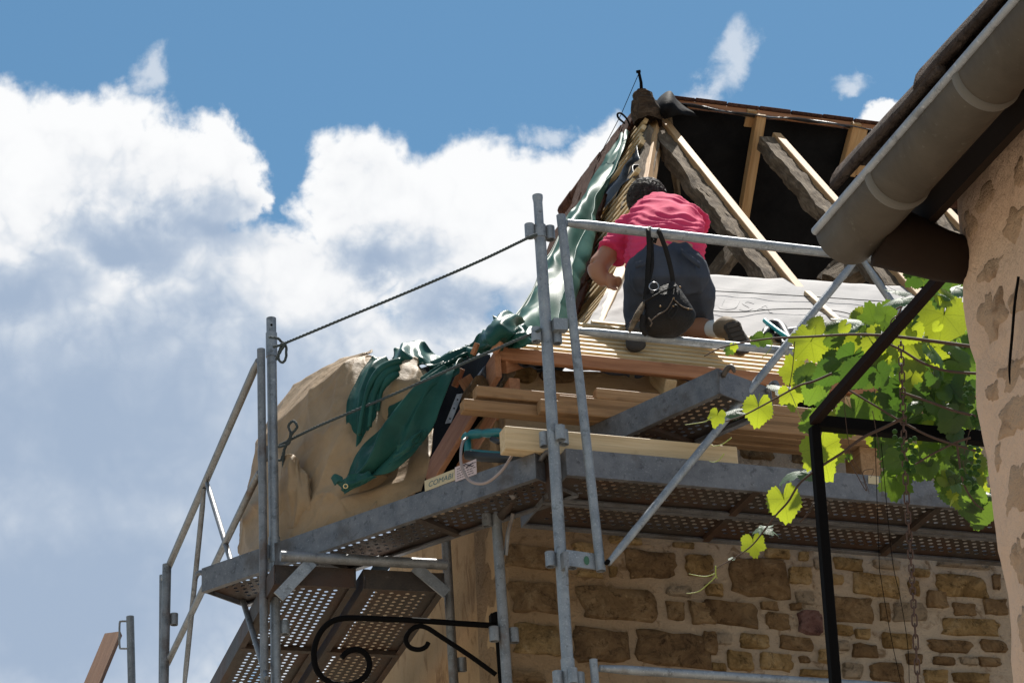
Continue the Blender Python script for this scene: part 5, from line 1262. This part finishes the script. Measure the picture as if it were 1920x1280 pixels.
# --- socks and boots
b = MB(); b.tube(path([D(1334, 616.5, 13.715), D(1342, 616.5, 13.685), D(1352, 617, 13.65)], 12), [.041, .040, .041, .039, .040, .039, .040, .040, .041, .041, .042, .042], 18); b.build('sock', M_sock, man, smooth=True)
def boot(pa_, pb_, pc_, outn, nm='boot', full=True, m_=None):
    """ankle, heel and toe points; outn is the direction the sole faces"""
    t = (pc_-pb_).normalized(); sd = t.cross(outn).normalized()
    b = MB(); etube(b, path([pa_, (pa_+pb_)/2 - outn*.0, pb_ + t*.02], 7), [.046, .048, .05, .051, .05, .048, .045], [.046, .048, .05, .052, .05, .048, .045], sd)
    etube(b, [pb_ - t*.022 - outn*.03, pb_ + t*.01 - outn*.032, pb_+(pc_-pb_)*.35 - outn*.028, pb_+(pc_-pb_)*.7 - outn*.026, pc_ - outn*.02, pc_ + t*.025 - outn*.012], [.030, .042, .040, .047, .046, .022], [.034, .040, .034, .03, .026, .012], sd)
    bo = fuse(b, nm, m_ or M_boot, man, .008, 3)
    if not full: return
    b = MB(); rows = []
    for f, w_ in ((-.10, .014), (-.07, .030), (.05, .040), (.3, .036), (.5, .040), (.75, .048), (.95, .044), (1.1, .026), (1.14, .010)):
        c = pb_+(pc_-pb_)*f; rows.append([c + sd*w_*x + outn*(.018 if abs(x) < 1 else .008) for x in (-1, -.6, 0, .6, 1)])
    b.grid(rows).build('sole', M_sole, bo, smooth=True, solid=.016)
    for f in (.02, .2, .38, .56, .74, .92):
        b = MB(); c = pb_+(pc_-pb_)*f + outn*.026; b.box(c, sd*.034, t*.010, outn*.005); b.build('tread', M_sole, bo, bevel=.002)
on1 = (-FW*.93 + RT*.30 + UP*.12).normalized()
boot(D(1352, 617, 13.65), D(1370, 610, 13.56), D(1391, 656, 13.52), on1)
on2 = (-FW*.9 - UP*.25).normalized()
boot(D(1194, 620, 13.6), D(1190, 628, 13.47), D(1193, 652, 13.38), on2, full=False, m_=M_sole)  # left boot all in the dark sole colour, its shade painted in

# ------------------------------------------------------------------ leather tool bag on the front rail
bag = thing('tool_bag', 'black leather tool pouch hung by its straps from the top guardrail', 'tool bag', pu(1255, 540, GU), )
ub = GU - .035
rowsb = []
for (xl, yl, xr, yr, dp) in ((1207, 557, 1263, 526, .018), (1208, 570, 1276, 545, .045), (1207, 585, 1292, 570, .06), (1205, 600, 1303, 590, .066), (1208, 614, 1300, 606, .062), (1216, 626, 1285, 622, .045), (1228, 631, 1270, 631, .02)):
    a = pu(xl, yl, ub); c = pu(xr, yr, ub); cc = (a+c)/2; h = (c-a)/2
    rowsb.append([cc + h*math.cos(q*math.pi/14) - nB*dp*math.sin(q*math.pi/14) * (1+.12*noise.noise(V((q*.5, yl*.05, 1)))) for q in range(28)])
b = MB(); b.grid([path(c, 24) for c in zip(*rowsb)], closed=False)
g_ = [[p for p in r] for r in zip(*[path(list(c), 24) for c in zip(*rowsb)])]
b = MB(); b.grid(g_, closed=True); b.f += [tuple(23*28+q for q in range(28))]; b.build('pouch', M_leather, bag, smooth=True, fix=True)
def pbg(x, y, o=0.): return pu(x, y, ub - o)
# flap line, seam cords, buckle plate, rivets
b = MB(); b.tube(path([pbg(1209, 566, .035), pbg(1232, 552, .062), pbg(1258, 540, .055), pbg(1268, 536, .03)], 20), .0045, 6); b.build('rim', M_leather, bag, smooth=True)
for pts in ([(1219, 602, .078), (1234, 590, .078), (1250, 580, .076), (1262, 560, .06)], [(1262, 560, .06), (1280, 575, .066), (1298, 580, .045)], [(1216, 596, .07), (1222, 605, .08), (1219, 612, .074)]):
    b = MB(); b.tube(path([pbg(*q) for q in pts], 20), .003, 6); b.build('seam_cord', mat('tan_seam', (.10, .065, .04), .7)[0], bag, smooth=True)
ring = [pbg(1252, 586, .082), pbg(1266, 572, .078), pbg(1270, 580, .078), pbg(1258, 597, .082)]
b = MB(); b.tube(path([ring[0], ring[1], ring[2], ring[3], ring[0]], 30), .0032, 6); b.build('buckle_plate', M_leather, bag, smooth=True)
for x, y, o in ((1263, 559, .062), (1238, 574, .075), (1275, 538, .03), (1290, 579, .056), (1262, 574, .08)):
    b = MB(); ball(b, pbg(x, y, o), .005, .004, .005, 8, 6); b.build('rivet', mat('brass_rivet', (.25, .16, .08), .4, .7)[0] if 'brass_rivet' not in bpy.data.materials else bpy.data.materials['brass_rivet'], bag, smooth=True)
def strap(pts, wd, nm='strap'):
    b = MB(); P_ = path([V(p) for p in pts], 34); rows = []
    for i, p in enumerate(P_):
        t = (P_[min(i+1, 33)]-P_[max(i-1, 0)]).normalized(); a = t.cross(FW).normalized() if abs(t.dot(FW)) < .9 else RT
        rows.append([p - a*wd/2, p + a*wd/2])
    b.grid(rows).build(nm, M_leather, bag, smooth=True, solid=.004)
ur = GU
strap([pu(1214, 558, ub), pu(1214, 510, ub), pu(1217, 470, ub), pu(1216, 440, ur-.035), pu(1216, 428, ur-.02), pu(1218, 426, ur+.012), pu(1220, 440, ur+.03), pu(1222, 480, ub+.02), pu(1221, 505, ub+.01), pu(1212, 540, ub), pu(1210, 562, ub)], .020)
strap([pu(1262, 530, ub), pu(1258, 505, ub), pu(1249, 470, ub), pu(1240, 445, ur-.033), pu(1234, 431, ur-.02), pu(1232, 428, ur+.01), pu(1230, 440, ur+.03), pu(1226, 455, ub+.05)], .020)
b = MB(); b.tube([pu(1226+9*math.cos(q*.524), 537+8*math.sin(q*.524), ub-.02) for q in range(13)], .0028, 6, caps=False); b.build('steel_ring', mat('bright_steel', (.3, .3, .32), .45, .9)[0], bag, smooth=True)
b = MB(); b.tube(path([pu(1207, 568, ub-.0), pu(1196, 590, ub-.02), pu(1188, 606, ub-.01), pu(1180, 622, ub)], 14), [.008, .011, .013, .014, .015, .015, .015, .014, .013, .012, .011, .010, .009, .006], 8); b.build('tool_handle', M_old, bag, smooth=True)
strap([pu(1206, 590, ub-.03), pu(1204, 615, ub-.03), pu(1213, 628, ub-.03)], .022, 'side_flap')

# ================================================================== pergola and grape vine
ZP = D(1525, 790, 7.0).z
pg = thing('pergola_frame', 'thin black iron pergola frame carrying the vine by the neighbouring wall', 'pergola', (D(1565, 1280, 6.9).x, D(1565, 1280, 6.9).y, 0))
p_t = D(1526, 792, 7.0); p_b = on_plane(1566, 1280, p_t, FW.cross(RT).cross(RT)) if False else on_plane(1566, 1280, p_t, nB)
def sqbar(b, p, q, hw, up=Zv):
    p, q = V(p), V(q); a = (q-p)/2; x = a.normalized(); z = (up-x*up.dot(x)).normalized(); b.box((p+q)/2, a, x.cross(z)*hw, z*hw)
b = MB(); bt = p_t + (p_b-p_t)*(p_t.z/(p_t.z-p_b.z)); sqbar(b, p_t - Zv*.012, bt, .0115, nB); b.build('post', M_iron, pg, bevel=.002)
b = MB(); e1 = on_z(1800, 480, ZP+.004); sqbar(b, p_t + Zv*.004, e1 + (e1-p_t)*.25, .0115); b.build('top_bar', mat('dark_brown_iron', (.011, .006, .005), .8, 0., .06)[0], pg, bevel=.002)
b = MB(); e2 = on_z(1780, 806, ZP); sqbar(b, p_t + dB*.004, p_t + dB*.62, .0155); b.build('cross_bar', M_iron, pg, bevel=.002)

vine = thing('grape_vine', 'sunlit grape vine with yellow green leaves trained over the black pergola', 'vine', (e1.x, e1.y, 0))
def leaf_mesh(var, lob):
    R5 = random.Random(var); b = MB(); n = 52; out = []
    for i in range(n):
        th = 2*math.pi*i/n; a = (th+math.pi) % (2*math.pi)-math.pi        # 0 at tip
        r_ = .60 + R5.uniform(-.01, .01)
        for c0, ln, wd in ((0, 1.0, .40), (1.0, .84, .36), (-1.0, .84, .36), (2.0, .72, .42), (-2.0, .72, .42)):
            r_ = max(r_, .60 + (ln-.60)*math.exp(-((a-c0)/wd)**2) if lob else r_)
        if not lob: r_ = .70 + .24*math.exp(-(a/.42)**2) + .05*math.exp(-((abs(a)-1.1)/.4)**2)
        r_ *= 1 - .88*math.exp(-((math.pi-abs(a))/.26)**2)
        r_ *= 1 + (.055 if i % 2 else -.045) + R5.uniform(-.03, .03)
        out.append((a, r_))
    b.v.append(V((0, 0, 0)))
    cu1, cu2, ph = R5.uniform(.1, .75), R5.uniform(-.2, .55), R5.uniform(0, 6)
    for f in (.4, .75, 1.):
        for a, r_ in out:
            x = math.sin(a)*r_*f; y = math.cos(a)*r_*f
            z = -cu1*(x*x) - cu2*y*abs(y) + .035*math.sin(a*3+ph)*f*f + .03*math.sin(a*2+ph*2)*f
            b.v.append(V((x, y, z)))
    b.f += [(0, 1+i, 1+(i+1) % n) for i in range(n)]
    for k in range(2): b.f += [(1+k*n+i, 1+(k+1)*n+i, 1+(k+1)*n+(i+1) % n, 1+k*n+(i+1) % n) for i in range(n)]
    b.tube([V((0, 0, 0)), V((.03, -.25, .10)), V((0, -.55, .28))], [.014, .011, .012], 5)
    me = bpy.data.meshes.new('leaf'); me.from_pydata([tuple(v) for v in b.v], [], b.f); me.polygons.foreach_set('use_smooth', [True]*len(me.polygons)); return me
LM = []
for m_ in M_leafs:
    row = []
    for i in range(5): me = leaf_mesh(i+1, i % 2 == 1); me.materials.append(m_); row.append(me)
    LM.append(row)
R6 = random.Random(5)
def leaf(x, y, size_px, tip_deg, kind, zc, mi=0, jit=.28):
    """leaf stalk point at a pixel, tip direction in the picture plane (0 right, 90 down)"""
    p = D(x, y, zc); s = size_px/FPX*zc*.96
    td = RT*math.cos(rad(tip_deg)) - UP*math.sin(rad(tip_deg))
    if kind == 'B': nn = V((0, -.96, -.10))
    elif kind == 'W': nn = V((.0, -.66, .74))
    elif kind == 'D': nn = V((.2, -.72, -.66))
    else: nn = V((R6.uniform(-.6, .6), -.7, R6.uniform(-.3, .9)))
    nn = (nn + V((R6.uniform(-jit, jit), R6.uniform(-jit, jit), R6.uniform(-jit, jit)))).normalized()
    yv = (td - nn*td.dot(nn)).normalized(); xv = yv.cross(nn)
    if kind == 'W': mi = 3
    M = Matrix((xv*s, yv*s, nn*s)).transposed().to_4x4(); M.translation = p
    o = bpy.data.objects.new('leaf', R6.choice(LM[mi])); link(o, vine, M); return o
BIG = [(1422, 762, 42, 95, 'B', 0), (1540, 842, 60, 75, 'B', 0), (1470, 935, 48, 80, 'B', 0), (1412, 1016, 34, 85, 'B', 0), (1437, 990, 26, 190, 'W', 2), (1437, 992, 26, 0, 'W', 2), (1500, 884, 44, 175, 'W', 2),
 (1512, 890, 34, 20, 'W', 2), (1378, 772, 28, 175, 'W', 2), (1384, 772, 18, 10, 'W', 2), (1345, 778, 24, 105, 'B', 0), (1372, 1046, 10, 110, 'W', 1),
 (1475, 728, 40, 200, 'W', 2), (1482, 738, 34, 80, 'B', 0), (1490, 700, 46, 250, 'B', 0), (1512, 706, 44, 290, 'B', 1), (1520, 640, 62, 130, 'B', 0), (1545, 642, 64, 80, 'B', 0), (1560, 625, 46, 340, 'B', 0), (1530, 610, 32, 300, 'B', 0),
 (1506, 622, 30, 200, 'W', 2), (1500, 618, 30, 40, 'W', 2), (1580, 600, 46, 20, 'W', 2), (1600, 610, 40, 190, 'W', 2), (1640, 605, 52, 250, 'B', 0), (1650, 640, 60, 110, 'B', 0), (1615, 640, 70, 100, 'B', 0), (1660, 590, 36, 280, 'B', 0),
 (1700, 600, 60, 20, 'W', 2), (1690, 560, 44, 200, 'W', 2), (1680, 545, 40, 320, 'W', 2), (1740, 560, 52, 90, 'W', 2), (1700, 640, 64, 60, 'B', 0), (1740, 610, 80, 200, 'B', 0), (1770, 590, 80, 100, 'B', 0), (1745, 640, 60, 330, 'B', 0),
 (1706, 490, 40, 95, 'B', 0), (1736, 490, 34, 110, 'B', 0), (1720, 520, 40, 200, 'D', 2), (1760, 540, 50, 90, 'D', 2), (1770, 520, 40, 60, 'W', 2), (1712, 700, 50, 300, 'B', 0), (1600, 668, 52, 110, 'D', 2), (1570, 680, 56, 100, 'D', 2), (1610, 700, 56, 130, 'D', 2),
 (1560, 700, 50, 160, 'D', 2), (1535, 720, 60, 110, 'D', 1), (1580, 790, 54, 330, 'B', 0), (1600, 770, 56, 60, 'B', 0), (1640, 760, 60, 90, 'B', 1), (1530, 790, 46, 150, 'D', 1), (1660, 800, 50, 60, 'B', 0), (1672, 820, 60, 100, 'D', 2), (1690, 860, 60, 100, 'D', 1),
 (1680, 900, 55, 95, 'B', 1), (1650, 700, 44, 40, 'D', 2), (1690, 740, 70, 110, 'D', 2), (1745, 740, 60, 80, 'D', 2), (1700, 790, 60, 140, 'D', 2), (1775, 870, 62, 95, 'D', 1), (1780, 900, 48, 90, 'B', 1), (1815, 905, 50, 110, 'B', 0), (1822, 950, 44, 80, 'D', 1),
 (1840, 960, 50, 100, 'D', 1), (1745, 820, 46, 40, 'B', 0), (1420, 636, 22, 140, 'B', 1), (1432, 632, 30, 100, 'B', 0), (1368, 655, 18, 110, 'B', 1), (1376, 648, 14, 80, 'B', 0), (1592, 855, 12, 90, 'B', 0), (1805, 930, 40, 200, 'B', 0), (1830, 920, 40, 300, 'B', 0)]
for ib_, (x, y, s, td, k, mi) in enumerate(BIG):
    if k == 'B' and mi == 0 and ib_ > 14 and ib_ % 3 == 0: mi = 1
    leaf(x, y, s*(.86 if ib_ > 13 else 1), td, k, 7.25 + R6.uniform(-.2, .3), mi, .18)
poly = [(1530, 640), (1600, 600), (1690, 510), (1790, 520), (1800, 600), (1820, 700), (1830, 850), (1852, 960), (1800, 930), (1740, 880), (1690, 900), (1650, 820), (1590, 760), (1530, 740)]
def inside(x, y):
    c = False; j = len(poly)-1
    for i in range(len(poly)):
        (xi, yi), (xj, yj) = poly[i], poly[j]
        if (yi > y) != (yj > y) and x < (xj-xi)*(y-yi)/(yj-yi)+xi: c = not c
        j = i
    return c
nl = 0
while nl < 250:
    x = R6.uniform(1520, 1860); y = R6.uniform(500, 980)
    if not inside(x, y): continue
    dens = .15 if y < 640 else (.6 if y < 760 else .9)
    if x < 1640 and y > 640: dens *= .30
    if x < 1700 and y < 760: dens *= .55
    if 1600 < x < 1780 and 790 < y < 900: dens *= .35
    if x > 1760 and y > 640: dens = 1.6
    if R6.random() > dens: continue
    vine_shade = (x-1560)/280 + (y-600)/400  # darker leaf copies towards the lower right stand in for shade
    k = R6.choice('BBDDR') if vine_shade > .8 else R6.choice('BBBWR'); mi = R6.choice([0, 1, 1, 2]) if vine_shade > .9 else R6.choice([0, 0, 1, 2])
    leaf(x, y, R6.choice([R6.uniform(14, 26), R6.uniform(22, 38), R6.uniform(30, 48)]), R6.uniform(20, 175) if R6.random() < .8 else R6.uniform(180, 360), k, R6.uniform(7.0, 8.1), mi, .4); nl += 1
def cane(pts, r0, r1, nm='stem', m_=M_stem, zc=6.95, n=40):
    P_ = path([D(x, y, z[0] if z else zc) for x, y, *z in pts], n); b = MB(); b.tube(P_, [r0+(r1-r0)*i/(n-1) for i in range(n)], 6); return b.build(nm, m_, vine, smooth=True)
cane([(1840, 652), (1760, 641), (1690, 632), (1640, 628), (1590, 627), (1520, 631), (1450, 634), (1400, 641), (1352, 652), (1320, 668)], .0045, .0012)
cane([(1655, 640), (1690, 656), (1730, 680), (1775, 695), (1830, 700)], .0025, .0035)
cane([(1586, 728), (1640, 760), (1690, 790), (1750, 820), (1830, 845)], .0022, .003)
cane([(1690, 735), (1740, 752), (1790, 770), (1840, 782)], .003, .0035)
cane([(1760, 800), (1700, 842), (1640, 800), (1600, 835)] if False else [(1700, 780), (1660, 800), (1618, 820), (1580, 848), (1541, 873), (1500, 905), (1478, 940), (1455, 965), (1432, 995), (1410, 1022), (1383, 1042), (1355, 1058), (1330, 1072)], .0040, .0010)
cane([(1560, 700), (1525, 715), (1500, 722), (1470, 738), (1430, 760), (1395, 778), (1360, 790)], .0032, .0014)
cane([(1820, 820), (1790, 830), (1750, 850), (1716, 870)], .003, .002)
cane([(1794, 830), (1805, 900), (1826, 940), (1845, 955)], .003, .002)
cane([(1340, 1075), (1324, 1080), (1305, 1078), (1292, 1075)], .0014, .0007, 'tendril', M_tendril); cane([(1342, 1080), (1330, 1092), (1310, 1108), (1287, 1112)], .0014, .0007, 'tendril', M_tendril)
cane([(1342, 1060), (1342, 1076), (1345, 1084)], .0022, .0012, 'tendril', M_tendril)
cane([(1334, 782), (1322, 790), (1300, 794), (1284, 796)], .0014, .0006, 'tendril', M_tendril); cane([(1372, 820), (1355, 832), (1338, 836), (1332, 832)], .0014, .0006, 'tendril', M_tendril); cane([(1358, 850), (1348, 862), (1338, 866), (1330, 864)], .0014, .0006, 'tendril', M_tendril)
cane([(1483, 738), (1492, 760), (1500, 782), (1506, 790)], .0012, .0006, 'tendril', M_tendril); cane([(1446, 632), (1446, 650), (1438, 662), (1428, 671)], .0012, .0008, 'tendril', M_tendril)
cane([(1590, 858), (1604, 885), (1625, 920), (1618, 885), (1638, 880), (1632, 895)], .0014, .0006, 'tendril', M_stem); cane([(1582, 735), (1586, 790), (1596, 850), (1618, 890), (1630, 925)], .001, .0006, 'tendril', M_stem); cane([(1636, 770), (1648, 840), (1652, 890), (1654, 930)], .001, .0006, 'tendril', M_stem)
cane([(1820, 800), (1806, 860), (1812, 890)], .001, .0006, 'tendril', M_stem)
cane([(1680, 580), (1690, 575), (1684, 590), (1672, 600), (1668, 615)], .0022, .0016, 'tendril', M_stem); cane([(1490, 640), (1486, 690), (1478, 735)], .0012, .001, 'tendril', M_stem)
for q, (x, y, k) in enumerate(((1702, 840, 26), (1818, 878, 22), (1828, 750, 30))):
    b = MB(); R7 = random.Random(q); c = D(x, y, 6.75)
    for i in range(k):
        a = R7.uniform(0, 6.28); h_ = R7.uniform(0, 1); rr_ = .028*(1-h_*.75)
        ball(b, c + V((math.cos(a)*rr_, math.sin(a)*rr_, .04-h_*.10)), .0062, .0062, .0062, 8, 6, V((1, 0, 0)), V((0, 1, 0)), V((0, 0, 1)))
    o = b.build('grape_bunch', M_grape, vine, smooth=True); o['kind'] = 'stuff'
# wire tie on the post
b = MB(); b.tube(path([D(1527, 940, 6.95), D(1545, 938, 6.93), D(1553, 944, 6.96), D(1540, 950, 7.02), D(1526, 944, 6.98), D(1515, 962, 6.95), D(1500, 978, 6.95)], 30), .0022, 6); b.build('tie', M_stem, vine, smooth=True)

# chain and thin wires hanging from the pergola
ch = thing('chain', 'rusty hanging link chain in front of the stone wall', 'chain', D(1722, 1280, 6.95))
M_rust = mat('rusty_chain', (.07, .04, .032), .7, .3)[0]
cp = [D(1689, 640, 6.95), D(1693, 760, 6.95), D(1697, 880, 6.95), D(1707, 1040, 6.95), D(1714, 1150, 6.95), D(1724, 1330, 6.95)]; N = 46; cpts = path(cp, N+1); lm = None
for i in range(N):
    a, c = cpts[i], cpts[i+1]; x = (c-a).normalized(); L = (c-a).length
    if lm is None:
        b = MB(); hl, hw = .0125, .0058
        ringp = [V((math.cos(q*math.pi/8)*hw*.95 + (hl-hw if math.cos(q*math.pi/8) > 0 else -(hl-hw)) + 0, math.sin(q*math.pi/8)*hw, 0)) for q in range(16)]
        b.tube(ringp + [ringp[0]], .0019, 6, caps=False)
        lo = b.build('link', M_rust, ch, smooth=True); lm = lo.data; o = lo
    else: o = bpy.data.objects.new('link', lm); link(o, ch)
    side_ = FW if i % 2 else RT; z = (side_ - x*side_.dot(x)).normalized(); M = Matrix((x, z.cross(x), z)).transposed().to_4x4(); M = M @ Matrix.Scale(L*1.32/.025, 4, V((1, 0, 0))); M.translation = (a+c)/2; o.matrix_basis = M
for (pts, lb) in (([(1640, 800), (1648, 1040), (1652, 1085), (1672, 1200), (1692, 1290)], 'hair thin wire hanging slack and bent before the stone wall, left of the other wire'), ([(1652, 830), (1672, 1040), (1688, 1120), (1702, 1210), (1705, 1290)], 'hair thin wire hanging before the stone wall, nearest the rusty chain')):
    b = MB(); b.tube(path([D(x, y, 7.) for x, y in pts], 24), .0009, 5); setp(b.build('wire', M_iron), label=lb, category='wire', group='hanging wires')
